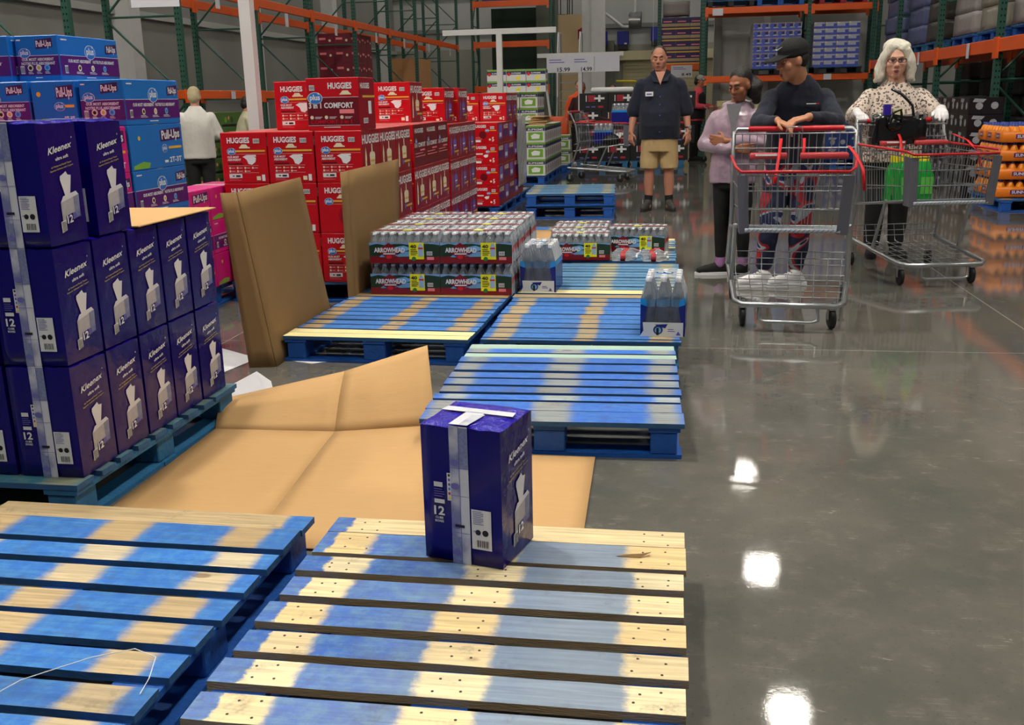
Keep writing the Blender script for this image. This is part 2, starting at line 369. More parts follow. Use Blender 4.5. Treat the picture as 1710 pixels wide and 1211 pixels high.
def pallet(loc, rz, deck, boards, side, label, bare=(), tones=None, group='empty blue pallets on the floor', seed=1, nails=False, fresh=(), fm=None, em=None):
    r = random.Random(seed)
    t = empty('pallet', loc, rz, label, 'pallet', group)
    g = MB(); w = PW/2; y = PL/2
    for i, (bw, gap) in enumerate(boards):
        y1 = y; y0 = y-bw; y = y0-gap
        if y0 < -PL/2-.002: y0 = -PL/2
        tn = (r.random(), 1. if i in bare else 0., r.random())
        j = .004; a = r.uniform(-j, j); b_ = r.uniform(-j, j)
        xl = -w + r.uniform(-.006, .006); xr = w+r.uniform(-.006, .006); zt = PH + r.uniform(-.002, .001); zb = zt-.019
        n_ = 10; vs = []
        for k in range(n_+1):
            x = xl+(xr-xl)*k/n_; q = r.uniform(-.0014, .0014); q2 = r.uniform(-.0014, .0014)
            vs += [(x, y0+a+q, zb), (x, y1+a+q2, zb), (x, y1+a+q2, zt), (x, y0+a+q, zt)]
        fs = []
        for k in range(n_):
            o = 4*k; fs += [(o, o+4, o+7, o+3), (o+3, o+7, o+6, o+2), (o+2, o+6, o+5, o+1), (o+1, o+5, o+4, o)]
        fs += [(0, 3, 2, 1), (4*n_, 4*n_+1, 4*n_+2, 4*n_+3)]
        dm = fm if i in fresh else deck; tp = [f for q_, f in enumerate(fs) if q_ < 4*n_ and q_ % 4 == 1]; g.add(vs, tp, dm, False, tn); g.add(vs, [f for f in fs if f not in tp], em or edge_m, False, tn)
        if nails:
            for nx in (-.42, -.37, -.02, .04, .40, .455):
                for ny in (.25, .72):
                    px = nx+r.uniform(-.012, .012); py = y0+(y1-y0)*ny+r.uniform(-.01, .01)
                    g.cyl((px, py, zt-.001), (px, py, zt+.0006), .0034, nail, n=7, smooth=False, col=(.5, 0, .5))
        if y < -PL/2+.02: break
    g.build('top_deck', t, attr=True)
    g = MB()
    for cx in (-w+.07, 0, w-.07): g.box((cx-.06, -PL/2+.004, .105), (cx+.06, PL/2-.004, .1225), side)
    g.build('stringer_boards', t)
    for cx in (-w+.072, 0, w-.072):
        for cy in (-PL/2+.07, 0, PL/2-.07):
            g = MB(); ww = .05 if cx else .06
            g.bbox((cx-ww, cy-.062, .0165), (cx+ww, cy+.062, .1045), side, b=.004, smooth=False); g.build('block', t)
    g = MB()
    for cy in (-PL/2+.055, 0, PL/2-.055): g.box((-w+.004, cy-.05, .001), (w-.004, cy+.05, .016), side, jit=.0015)
    for cx in (-w+.06, w-.06): 
        g.box((cx-.05, -PL/2+.107, .0012), (cx+.05, -.052, .0158), side); g.box((cx-.05, .052, .0012), (cx+.05, PL/2-.107, .0158), side)
    g.build('bottom_deck', t)
    return t
fresh_m = mat('fresh_board', (238, 224, 164), .6, var=(5, .12), stretch=(.4, 9, 9), bump=(30, .2)); mint_m = mat('mint_board', (168, 196, 182), .6, var=(5, .22), stretch=(.4, 9, 9), bump=(30, .2))
edge_m = mat('board_edge_blue', (44, 92, 140), .7, var=(16, .35), bump=(60, .3)); edge_w = mat('board_edge_wood', (158, 140, 112), .75, var=(9, .45), stretch=(1, 1, 6), bump=(60, .4))
BW = [(.100, 0), (.132, .030), (.088, .034), (.098, .034), (.098, .034), (.092, .034), (.094, .034), (.098, .034), (.1, .03), (.1, 0), (.1, 0)]
BE = [(.12, .02)]+[(.088, .03)]*8+[(.12, 0)]
mA = pallet_mat('deck_paint_light', (22, 92, 192), (86, 138, 186), (238, 222, 182), ((-.40, .062), (.005, .075), (.455, .085)), .014, edge=-.452, grad=.25, grey=(140, 152, 164))
mH = pallet_mat('deck_paint_blue', (30, 104, 190), (62, 130, 194), (198, 184, 154), ((-.42, .07), (.0, .072), (.385, .062)), .022, edge=.452)
mB = pallet_mat('deck_paint_bright', (40, 104, 206), (66, 124, 206), (168, 176, 160), ((-.44, .05), (.0, .075), (.44, .055)), .03, bare_amt=.8)
mC = pallet_mat('deck_paint_mid', (40, 106, 190), (70, 128, 192), (174, 160, 130), ((-.42, .055), (.02, .05), (.41, .06)), .018)
mE = pallet_mat('deck_paint_faded', (72, 130, 178), (98, 148, 182), (174, 178, 152), ((-.42, .05), (.0, .07), (.42, .05)), .03)
mI = pallet_mat('deck_paint_teal', (48, 112, 140), (92, 136, 140), (132, 140, 124), ((-.42, .05), (.0, .06), (.42, .06)), .03)
pallet((-.451, 2.016, 0), -.002, mA, BW, pblue, 'nearest pallet on the right with pale bare wood stripes, carrying the lone tissue carton', bare=(0,), nails=True, seed=11, em=edge_w)
pallet((-1.555, 2.021, 0), -.015, mH, BW, pblue, 'nearest pallet at bottom left, blue boards with soft wood stripes and round knots', bare=(0,), seed=5)
pallet((-.454, 4.193, 0), .023, mB, [(.10, .0), (.075, .012), (.07, .0), (.09, .03), (.115, .03), (.085, .03), (.09, .03), (.085, .03), (.07, .028), (.11, .005), (.15, 0)], pblue, 'bright blue pallet behind the lone tissue carton, two pale mint boards at its far end', bare=(), seed=3, fresh=(0, 2), fm=mint_m)
pallet((-1.504, 5.499, 0), -.032, mC, [(.11, .02)]+[(.092, .022)]*8+[(.085, .005), (.12, 0)], pblue, 'blue pallet with one fresh yellow front board in front of the red labelled water cases', bare=(0,), seed=8, fresh=(9, 10), fm=fresh_m)
pallet((-.441, 5.501, 0), .001, mC, [(.1, .02)]+[(.1, .018)]*9+[(.1, 0)], pdark, 'blue pallet with tan stripes carrying the single blue bottled water pack at the aisle edge', bare=(0,), seed=9)
pallet((-.435, 6.72, 0), -.01, mE, [(.13, .015)]+[(.09, .024)]*8+[(.12, 0)], pdark, 'faded pale blue pallet under the second blue water pack', bare=(), seed=13, fresh=(9, 10), fm=fresh_m)
pallet((-1.462, 6.74, 0), 0, mC, BE, pblue, 'pallet almost hidden under the stacked red labelled water cases', seed=14, group='loaded pallets of goods')
pallet((-.45, 8.05, 0), .0, mE, [(.12, .02)]+[(.09, .026)]*8+[(.12, 0)], pdark, 'far faded pallet behind the loose water bottles, with yellow boards', bare=(), seed=15, fresh=(0, 4), fm=fresh_m)
pallet((-1.48, 8.9, 0), 0, mC, BE, pblue, 'pallet under the flat cardboard sheet beyond the loose water cases', seed=44, group='loaded pallets of goods')
p1 = pallet((-1.143, 11.951, 0), .03, mC, BE, pblue, 'lower of the two stacked blue pallets in the far aisle', seed=16, group='two stacked pallets in the aisle')
pallet((-1.15, 11.94, PH+.003), .048, mE, BE, pblue, 'upper of the two stacked blue pallets in the far aisle', seed=17, group='two stacked pallets in the aisle')
pallet((-2.398, 3.39, 0), -.009, mI, [(.12, .0), (.09, .035)]+[(.085, .04)]*7+[(.12, 0)], pdark, 'teal blue pallet under the shrink wrapped tissue carton stack on the left', seed=18, group='loaded pallets of goods')
# scraps on the near pallets
g = MB(); cr = mat('cardboard', (202, 160, 106), .8, var=(9, .05), bump=(30, .08), stretch=(1, 6, 1))
cside = mat('cardboard_inside', (140, 108, 66), .85, var=(9, .07), stretch=(7, 1, 1)); paper = mat('white_paper', (222, 222, 226), .7)
g.add([(-.125, 2.455, .1428), (-.06, 2.45, .1426), (-.055, 2.462, .150), (-.1, 2.468, .1428), (-.03, 2.47, .152), (-.035, 2.478, .144)], [(0, 1, 2, 3), (1, 4, 5, 2)], cside)
tag(g.build('wood_splinter'), 'small brown torn splinter on the board right of the lone tissue carton', 'splinter')
g = MB(); g.tube([(-1.42, 1.56, .146), (-1.36, 1.70, .15), (-1.25, 1.79, .158), (-1.16, 1.82, .168), (-1.10, 1.80, .164), (-1.085, 1.74, .15), (-1.08, 1.69, .1435)], .0012, white, n=5)
tag(g.build('plastic_thread'), 'thin white plastic thread curling over the bottom left pallet', 'string')

# ---------------------------------------------------------------- lone and stacked tissue cartons
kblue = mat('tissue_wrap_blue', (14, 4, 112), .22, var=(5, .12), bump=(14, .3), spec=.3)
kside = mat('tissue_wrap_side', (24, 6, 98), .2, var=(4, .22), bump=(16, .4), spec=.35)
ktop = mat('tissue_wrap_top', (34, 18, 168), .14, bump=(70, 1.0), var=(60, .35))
def tapemat():
    m, nt, b = nodes('cloud_print_band'); tc = nn(nt, 'ShaderNodeTexCoord')
    n = nn(nt, 'ShaderNodeTexNoise', i_Scale=9.0, i_Detail=5); nt.links.new(tc.outputs['Object'], n.inputs['Vector'])
    c = mixc(nt, ramp(nt, n.outputs[0], .38, .62), lin((122, 128, 178)), lin((206, 208, 220))); nt.links.new(c, b.inputs['Base Color'])
    b.inputs['Roughness'].default_value = .25; return m
ktape = tapemat(); ktape2 = mat('leaf_print_band', (128, 136, 176), .3, var=(110, .6)); kpale = mat('band_white', (214, 216, 226), .3)
kink = mat('purple_ink', (90, 84, 190), .4); kyel = mat('gold_ink', (202, 180, 60), .4); kgrey = mat('faint_ink', (96, 92, 170), .5); kfaint = mat('soft_violet_ink', (112, 110, 184), .5)
tissue = mat('tissue_grey', (216, 214, 218), .6); boxgrey = mat('tissue_box_print', (176, 172, 176), .5, var=(60, .25))
red = mat('red_ink', (206, 24, 34), .4); cyan = mat('cyan_ink', (30, 150, 214), .4); yel = mat('yellow_ink', (240, 222, 30), .4)
KW, KD, KH = .232, .213, .385
def kface_front(f):
    f.rect(.37, .0, .49, 1, ktape, 1); f.rect(.49, .0, .60, 1, kpale, 1); f.rect(.49, .70, .60, .99, ktape2, 2); f.rect(.49, .0, .60, .22, ktape, 2); f.rect(.37, .0, .49, .2, ktape2, 2)
    for yy in (.23, .5, .7): f.rect(.37, yy, .60, yy+.003, kgrey, 3)
    f.rect(.487, 0, .493, 1, kgrey, 3)
    for yy in (.08, .28, .57, .74): f.disc(.43, yy, .009, kfaint, 3, sx=1.5)
    f.rect(.33, .46, .38, .66, white, 3)
    for i, c_ in enumerate((inkblk, kink, kink, cyan, red, yel)): f.rect(.345, .635-i*.033, .37, .653-i*.033, c_, 4)
    f.rect(.16, .55, .27, .585, white, 2); f.lines(.16, .53, .13, 4, .017, .006, kgrey); f.rect(.16, .43, .29, .46, white, 2)
    f.text('12', .15, .345, .062, white, 2, w=.135, bold=.03); f.text('CUBE', .165, .315, .016, white, 2, w=.1); f.text('BOXES', .16, .29, .016, white, 2, w=.11)
    f.rect(.415, .272, .535, .292, inkblk, 4)
    f.rect(.62, .13, .865, .42, white, 2); f.lines(.64, .405, .13, 8, .013, .004, kgrey, 3)
    f.text('UPC', .64, .255, .012, kgrey, 3); f.disc(.70, .255, .008, inkblk, 3); f.disc(.79, .255, .009, inkblk, 3); f.barcode(.67, .14, .83, .21, 3)
def kface_side(f):
    f.text('Kleenex', .2, .735, .055, white, 2, w=.60, bold=.018, shear=.35, rise=.16); f.text('®', .83, .86, .012, white, 2)
    f.text('ultra soft', .37, .685, .026, white, 2, w=.33, bold=.02, rise=.14)
    f.text('#1 Preferred Facial Tissue', .24, .625, .013, kyel, 2, w=.52, bold=.01, rise=.14); f.text('Superior Softness with 3 Layers', .2, .595, .013, kyel, 2, w=.6, bold=.01, rise=.14)
    f.poly([(.50, .385), (.62, .40), (.70, .56), (.62, .565), (.58, .595), (.50, .575), (.42, .56), (.41, .53)], tissue, 2)
    f.poly([(.36, .165), (.82, .215), (.84, .395), (.36, .345)], boxgrey, 1); f.poly([(.36, .345), (.84, .395), (.78, .425), (.44, .395)], tissue, 1); f.poly([(.69, .205), (.82, .215), (.84, .395), (.69, .38)], mat('tissue_box_shadeside', (126, 130, 158), .5, var=(70, .4)), 2)
    f.poly([(.30, .10), (.43, .115), (.43, .205), (.30, .19)], white, 3)
    for i in range(6): f.poly([(.315+i*.018, .108), (.323+i*.018, .109), (.323+i*.018, .19), (.315+i*.018, .188)], inkblk, 4)
    f.poly([(.44, .155), (.62, .173), (.63, .25), (.45, .232)], kside, 3); f.text('12', .455, .170, .060, white, 5, w=.150, bold=.035, rise=.1)
    f.disc(.67, .225, .011, kgrey, 3); f.text('CUBE', .73, .235, .016, kgrey, 3, w=.1, rise=.1); f.text('BOXES', .73, .205, .016, kgrey, 3, w=.1, rise=.1)
def tissue_carton(name='tissue_carton', detail=True, wob=.0035):
    g = MB(); w, d, h = KW/2, KD/2, KH
    bm = bmesh.new(); bmesh.ops.create_cube(bm, size=1); bmesh.ops.subdivide_edges(bm, edges=bm.edges[:], cuts=7, use_grid_fill=True)
    for v in bm.verts:
        p = Vector((v.co.x*2*w, v.co.y*2*d, (v.co.z+.5)*h)); q = v.co
        edge = (abs(q.x) > .49)+(abs(q.y) > .49)+(abs(q.z) > .49)
        if edge >= 2: p *= 1; p.x *= .982; p.y *= .982; p.z = h/2+(p.z-h/2)*.988
        if q.z > .49: p.z += noise.noise(p*42)*.006 - (.004 if edge > 1 else 0); 
        if edge == 1 and q.z < .49: p -= Vector((q.x, q.y, 0))*(.0015+.0012*noise.noise(p*11))
        v.co = p
    bm.verts.index_update()
    top = [f for f in bm.faces if f.normal.z > .5 and f.calc_center_median().z > h*.95]; rest = [f for f in bm.faces if f not in top]
    bm.normal_update(); top = [f for f in bm.faces if f.calc_center_median().z > h*.975]
    ts = set(f.index for f in top); V = [v.co.copy() for v in bm.verts]
    sd = [f for f in bm.faces if f.calc_center_median().x > w*.93 and f.index not in ts]; ss = set(f.index for f in sd)
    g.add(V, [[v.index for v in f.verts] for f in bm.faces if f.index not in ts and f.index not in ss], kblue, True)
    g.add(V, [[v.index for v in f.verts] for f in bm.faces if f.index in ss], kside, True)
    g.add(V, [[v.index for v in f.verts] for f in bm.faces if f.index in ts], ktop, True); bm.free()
    kface_front(Face(g, (-w, -d-.0012, 0), (1, 0, 0), (0, 0, 1), 2*w, h))
    kface_side(Face(g, (w+.0012, -d, 0), (0, 1, 0), (0, 0, 1), 2*d, h))
    f = Face(g, (-w, -d, h+.003), (1, 0, 0), (0, 1, 0), 2*w, 2*d)
    f.poly([(.37, 0), (.60, 0), (.60, .52), (.37, .52)], kpale, 2); f.poly([(.49, 0), (.60, 0), (.63, .45), (.49, .4)], ktape, 3)
    f.poly([(.05, .50), (.95, .50), (.93, .66), (.07, .66)], kpale, 2)
    return g.build(name)
kc = tissue_carton(); tag(kc, 'lone dark blue tissue carton standing by itself on the nearest pallet', 'carton')
_c = Vector((-.41, 2.335)); _R = Matrix.Rotation(-.25, 2); _o = _R @ Vector((KW/2, -KD/2)); place(kc, (_c.x-_o.x, _c.y-_o.y, PH+.001), -.25)
GK = 'shrink wrapped tissue cartons on the left pallet'
rows = ['bottom', 'middle', 'top']; dep = ['nearest', 'second', 'third', 'fourth', 'farthest']
for r_ in range(3):
    for i in range(5):
        if r_ == 2 and i > 1: continue
        for c_ in range(3):
            if i > 0 and c_ > 0 and r_ < 2: continue
            if i > 0 and c_ > 0: continue
            x = -1.912-KW/2-c_*(KW+.01)-.0; y = 2.842+KD/2+i*.2235; z = PH+.001+r_*(KH+.001)
            if r_ == 2: x -= .0; y += .05*i
            lb = 'tissue carton, left stack, %s row, %s in depth' % (rows[r_], dep[i]) + ('' if c_ == 0 else (', one place left' if c_ == 1 else ', two places left'))
            dup(kc, (x+rnd.uniform(-.001, .001), y+rnd.uniform(-.001, .001), z), rnd.uniform(-.004, .004), lb, group=GK)
g = MB(); g.box((-2.86, 3.35, PH+.774), (-1.9, 3.99, PH+.778), cr); g.box((-2.86, 3.0, PH+.774), (-2.62, 3.35, PH+.778), cr)
tag(g.build('cardboard_sheet'), 'flat tan cardboard sheet lying on top of the left tissue carton stack', 'cardboard')
g = MB(); inner = mat('wrapped_cartons_inside', (16, 10, 100), .5); g.box((-2.86, 3.1, PH), (-2.16, 3.97, PH+.772), inner); g.box((-2.86, 3.07, PH+.778), (-2.4, 3.3, PH+.79), inner)
tag(g.build('tissue_carton_block'), 'inner cartons of the left tissue stack, closed in by the outer ones', 'carton block')

# ---------------------------------------------------------------- floor cardboard with raised flap
def sheet(name, quads, m, label, thick=.004):
    """grid patches of (4 corners) joined with thickness"""
    g = MB()
    for q, nu, nv, bend in quads:
        a, b, c, d = [Vector(p) for p in q]; vs = []
        for j in range(nv+1):
            for i in range(nu+1):
                u, v = i/nu, j/nv; p = (a*(1-u)+b*u)*(1-v)+(d*(1-u)+c*u)*v
                p = p+Vector((0, 0, 1))*(bend(u, v) if bend else 0)
                vs.append(p)
        fs = [(j*(nu+1)+i, j*(nu+1)+i+1, (j+1)*(nu+1)+i+1, (j+1)*(nu+1)+i) for j in range(nv) for i in range(nu)]
        g.add(vs, fs, m, True)
    o = g.build(name); md = o.modifiers.new('solid', 'SOLIDIFY'); md.thickness = thick; md.offset = 1
    o['label'] = label; o['category'] = 'cardboard'; return o
cb = lambda u, v: .004 + .012*math.sin(u*9)*math.sin(v*5)*.4 + .004
FL = (-1.88, 3.74, .012); FM = (-1.35, 3.73, .02); FR = (-.93, 3.76, .05)
sheet('cardboard_sheet', [
    ([(-1.87, 2.68, .006), (-1.28, 2.68, .006), FM, FL], 8, 8, None),
    ([(-1.28, 2.68, .006), (-.70, 2.68, .006), FR, FM], 8, 8, None),
    ([(-.70, 2.68, .006), (-.245, 2.72, .006), (-.262, 3.57, .006), (-.93, 3.57, .012)], 8, 8, None),
    ([FL, FM, (-1.40, 4.05, .19), (-1.99, 4.06, .045)], 10, 8, lambda u, v: .03*math.sin(v*math.pi)*.6),
    ([FM, FR, (-1.02, 4.05, .315), (-1.40, 4.05, .19)], 8, 8, lambda u, v: .03*math.sin(v*math.pi)*.6),
], cr, 'large tan cardboard sheet on the floor with its back flap raised')
# crease lines pressed into the sheet
def standing(name, quads, label, m=None): return sheet(name, quads, m or cside, label, .005)
bow = lambda s: (lambda u, v: 0)
standing('folded_cardboard', [
    ([(-2.03, 4.79, .0), (-2.04, 5.75, .0), (-2.015, 5.3, .945), (-2.185, 4.84, .905)], 10, 12, None),
    ([(-2.165, 4.76, .0), (-2.03, 4.79, .0), (-2.185, 4.84, .905), (-2.265, 4.82, .905)], 4, 10, None)],
    'tall folded brown cardboard panel leaning between the pallets below the white pole')
standing('folded_cardboard', [
    ([(-1.975, 6.02, .0), (-1.975, 7.1, .0), (-1.975, 7.2, .93), (-1.975, 6.02, .93)], 8, 8, None),
    ([(-2.005, 5.96, .0), (-1.975, 6.02, .0), (-1.975, 6.02, .93), (-2.005, 5.96, .925)], 2, 8, None)],
    'upright brown cardboard panel behind the red labelled water cases, against the red cartons')
sheet('cardboard_sheet', [([(-1.72, 8.36, .146), (-.83, 8.36, .146), (-.93, 9.2, .146), (-1.72, 9.2, .146)], 4, 4, None)], cr, 'flat tan cardboard sheet beyond the loose water cases')
g = MB(); 
for (q) in ([(-2.13, 4.30, .004), (-1.86, 4.0, .03), (-1.79, 4.06, .07), (-2.02, 4.52, .05)], [(-2.02, 4.52, .05), (-1.79, 4.06, .07), (-1.76, 4.12, .01), (-1.94, 4.5, .006)]): g.add(q, [(0, 1, 2, 3)], paper)
f = Face(g, (-2.06, 4.32, .048), (.62, -.75, 0), (.55, .45, 0), .3, .1)
tag(g.build('paper_bag'), 'crumpled white paper bag on the floor beside the folded cardboard panel', 'paper')
g = MB(); g.add([(-2.62, 4.72, .003), (-2.28, 4.55, .003), (-2.2, 4.95, .003), (-2.5, 5.15, .003)], [(0, 1, 2, 3)], paper); g.add([(-2.02, 4.92, .002), (-1.86, 4.86, .002), (-1.6, 5.02, .002), (-1.95, 5.05, .002)], [(0, 1, 2, 3)], paper)
tag(g.build('paper_sheet'), 'flat white paper sheets on the floor behind the crumpled bag', 'paper')
# ---------------------------------------------------------------- diaper cartons
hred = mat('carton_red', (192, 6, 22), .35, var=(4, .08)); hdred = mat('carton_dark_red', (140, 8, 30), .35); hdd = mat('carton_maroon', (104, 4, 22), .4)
hblue = mat('badge_blue', (46, 120, 206), .4); gold = mat('gold_band', (222, 176, 62), .35); cream = mat('cream_print', (226, 214, 180), .5); pinkp = mat('pink_print', (236, 128, 136), .5)
purp = mat('carton_purple', (84, 22, 112), .35); pblu = mat('carton_sky_blue', (18, 112, 196), .35, var=(4, .06)); mag = mat('carton_magenta', (208, 26, 128), .35, var=(4, .06)); dpurp = mat('deep_purple', (66, 14, 84), .4); lil = mat('lilac_print', (112, 96, 196), .4)
lblue = mat('light_blue_print', (110, 170, 220), .5); kraft = mat('kraft_carton', (178, 130, 84), .8); tapec = mat('packing_tape', (232, 224, 216), .25)
def badge(f, x, y, r):
    f.disc(x, y, r*1.08, white, 2, n=16, sx=1.35); f.disc(x, y, r, hblue, 3, n=16, sx=1.35); f.text('plus', x-r*1.0/f.w, y-r*.3/f.h, r*.95/f.h, white, 4, w=2.0*r/f.w, bold=.03)
    f.text('+', x+r*.55/f.w, y+r*.55/f.h, r*.5/f.h, white, 4, bold=.04)
def h_front(f, size='1', blank=False):
    f.text('Huggies'.upper(), .14, .80, .105, white, 2, w=.50, bold=.035); f.poly([(.42, .72), (.46, .77), (.56, .77), (.60, .72), (.64, .715), (.64, .69), (.40, .69), (.40, .715)], cream, 2)
    f.barcode(.72, .79, .86, .88); f.rect(.3, .62, .97, .655, gold, 1); badge(f, .22, .63, .022); f.rect(.12, .575, .97, .578, white, 1)
    if blank: f.disc(.66, .34, .075, hdd, 2, n=24); f.disc(.66, .34, .070, hred, 3, n=24); f.disc(.66, .34, .066, hdred, 4, n=24); return
    f.text('OUR MOST', .12, .50, .04, white, 2, w=.26, bold=.03); f.text('ABSORBENT', .12, .445, .04, white, 2, w=.3, bold=.03); f.rect(.12, .37, .45, .40, hdd, 2)
    f.poly([(.46, .52), (.55, .56), (.76, .56), (.76, .52), (.70, .53), (.76, .5), (.74, .42), (.66, .36), (.58, .38), (.55, .46), (.50, .50)], white, 2)
    f.rect(.12, .345, .8, .348, white, 1)
    for r_ in (0, 1):
        for c_ in range(4 if r_ == 0 else 3): f.disc(.16+c_*.17, .30-r_*.065, .007, cream, 2); f.rect(.19+c_*.17, .295-r_*.065, .27+c_*.17, .303-r_*.065, white, 2)
    f.rect(.12, .20, .8, .203, white, 1); f.rect(.13, .10, .42, .18, white, 2); f.rect(.2, .13, .25, .15, inkblk, 3); f.rect(.28, .12, .38, .155, inkblk, 3)
    f.lines(.13, .08, .26, 2, .03, .008, pinkp); f.text(size, .86, .04, .12, white, 2, w=.07, bold=.03); f.rect(.74, .05, .83, .13, cream, 2)
def h_side(f, kind=0):
    f.text('HUGGIES', .0, .74, .17, white, 2, w=.98, bold=.03)
    c2 = (cream, lil)[kind]
    f.poly([(.42, .56), (.50, .56), (.50, .72), (.56, .72), (.56, .56), (.66, .55), (.70, .50), (.68, .28), (.40, .28), (.38, .50)], c2, 2); f.rect(.42, .36, .66, .40, (gold, white)[kind], 3)
    f.poly([(.12, .10), (.2, .12), (.22, .5), (.17, .68), (.13, .5)], c2, 2); f.rect(.16, .36, .20, .39, gold, 3)
    f.rect(.5, .18, .92, .23, gold, 2); f.disc(.42, .205, .02, hblue, 3); f.rect(.80, .06, .84, .15, white, 2)
def h_comfort(f):
    f.rect(.0, .09, 1, .63, hdd, 1); f.rect(0, .63, 1, .637, white, 2); f.rect(0, .09, 1, .097, white, 2)
    f.text('HUGGIES', .42, .80, .11, white, 2, w=.46, bold=.035); f.poly([(.66, .71), (.70, .76), (.80, .76), (.84, .71), (.86, .70), (.86, .68), (.64, .68), (.64, .70)], cream, 2)
    f.barcode(.06, .77, .16, .87); badge(f, .16, .62, .036); f.text('3 in 1 COMFORT', .03, .43, .10, white, 3, w=.86, bold=.03)
    f.rect(.62, .32, .90, .40, pinkp, 2)
    for q in (.08, .36, .66): f.disc(q, .25, .012, cream, 3); f.rect(q+.06, .25, q+.2, .26, white, 2); f.rect(q+.06, .225, q+.17, .235, white, 2)
    f.text('COMFORT 3 in 1', .05, .13, .07, hred, 2, w=.8, bold=.02); f.lines(.3, .05, .4, 1, .02, .014, white)
def h_small(f, blank=False):
    f.text('HUGGIES', .06, .78, .13, white, 2, w=.5, bold=.035); f.barcode(.72, .70, .88, .84); f.rect(.55, .62, .95, .66, gold, 1); badge(f, .6, .64, .016)
    if blank: f.disc(.42, .42, .042, hdd, 2, n=20)
    else: f.rect(.1, .5, .4, .56, white, 2); f.poly([(.42, .44), (.5, .5), (.62, .5), (.6, .38), (.5, .34)], white, 2)
    f.lines(.1, .3, .3, 2, .07, .02, pinkp); f.rect(.1, .08, .34, .18, white, 2); f.text('5', .78, .12, .2, white, 2, w=.08, bold=.03); f.disc(.7, .2, .012, cream, 2)
def carton(name, w, d, h, body, side, front_fn, side_fn, bevel=.004, top=None):
    g = MB(); g.bbox((-w/2, -d/2, 0), (w/2, d/2, h), body, b=bevel, smooth=False)
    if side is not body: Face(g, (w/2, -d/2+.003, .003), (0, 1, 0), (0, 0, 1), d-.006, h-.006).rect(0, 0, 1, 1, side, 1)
    if front_fn: front_fn(Face(g, (-w/2+.003, -d/2-.0004, .003), (1, 0, 0), (0, 0, 1), w-.006, h-.006))
    if side_fn: side_fn(Face(g, (w/2+.0006, -d/2+.003, .003), (0, 1, 0), (0, 0, 1), d-.006, h-.006))
    g.box((-w/2, -.025, h-.0005), (w/2, .025, h+.0008), top or tapec)
    o = g.build(name); return o
HW, HD, HH = .325, .42, .338
protos = {}
def proto(k, *a):
    if k not in protos: protos[k] = carton(*a)
    return protos[k]
used_p = set()
def put(k, loc, rz, label, group, cat='carton'):
    p = protos[k]
    if k not in used_p:
        used_p.add(k); place(p, loc, rz); return tag(p, label, cat, group)
    o = dup(p, loc, rz, label, group=group); o['category'] = cat; return o
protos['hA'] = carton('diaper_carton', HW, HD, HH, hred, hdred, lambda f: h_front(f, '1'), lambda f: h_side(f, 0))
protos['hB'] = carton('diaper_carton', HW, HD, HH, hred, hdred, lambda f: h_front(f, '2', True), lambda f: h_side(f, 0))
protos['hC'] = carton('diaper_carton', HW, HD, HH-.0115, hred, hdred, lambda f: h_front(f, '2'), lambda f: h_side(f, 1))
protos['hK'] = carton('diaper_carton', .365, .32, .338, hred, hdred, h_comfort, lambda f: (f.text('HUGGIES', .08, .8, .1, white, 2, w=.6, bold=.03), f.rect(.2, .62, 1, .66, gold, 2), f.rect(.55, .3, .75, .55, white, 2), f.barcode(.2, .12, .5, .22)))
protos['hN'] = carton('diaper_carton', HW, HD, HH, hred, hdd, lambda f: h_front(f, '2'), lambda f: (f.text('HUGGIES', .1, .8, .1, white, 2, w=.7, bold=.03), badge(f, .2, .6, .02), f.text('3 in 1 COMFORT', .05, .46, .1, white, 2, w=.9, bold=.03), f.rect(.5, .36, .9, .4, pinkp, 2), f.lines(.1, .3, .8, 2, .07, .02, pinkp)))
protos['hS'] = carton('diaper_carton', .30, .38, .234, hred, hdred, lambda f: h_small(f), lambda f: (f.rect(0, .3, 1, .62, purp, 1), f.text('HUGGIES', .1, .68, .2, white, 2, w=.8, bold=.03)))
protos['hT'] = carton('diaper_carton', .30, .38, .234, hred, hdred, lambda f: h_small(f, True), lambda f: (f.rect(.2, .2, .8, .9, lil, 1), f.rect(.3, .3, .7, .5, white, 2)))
G1 = 'red diaper cartons in the first red stack'; G2 = 'red diaper cartons in the later red stacks'
rn = ['bottom', 'second', 'third', 'top']; cn = ['right', 'middle', 'left']; dn = ['front', 'middle', 'back']
for r_ in range(3):
    for c_ in range(3):
        for d_ in range(3):
            k = 'hB' if (r_ == 1 and c_ == 0 and d_ == 0) else 'hA'
            put(k, (-2.022-HW/2-c_*(HW+.008), 6.49+HD/2+d_*(HD+.006), PH+r_*(HH+.001)+.001), rnd.uniform(-.006, .006), 'red diaper carton, first stack, %s row, %s column, %s depth' % (rn[r_], cn[c_], dn[d_]), G1)
zt = PH+3*(HH+.001)+.001
put('hK', (-2.2, 6.66, zt), -.03, 'red diaper carton printed 3 in 1 COMFORT, alone on top of the first red stack', G1)
put('hC', (-2.56, 7.0, zt), 0, 'red diaper carton half hidden behind the COMFORT carton on top of the first stack', G1)
put('hA', (-2.62, 7.43, zt), .1, 'red diaper carton farther back on top of the first red stack', G1)
pallet((-2.52, 7.09, 0), 0, mC, BE, pblue, 'blue pallet under the first red diaper carton stack', seed=21, group='loaded pallets of goods')
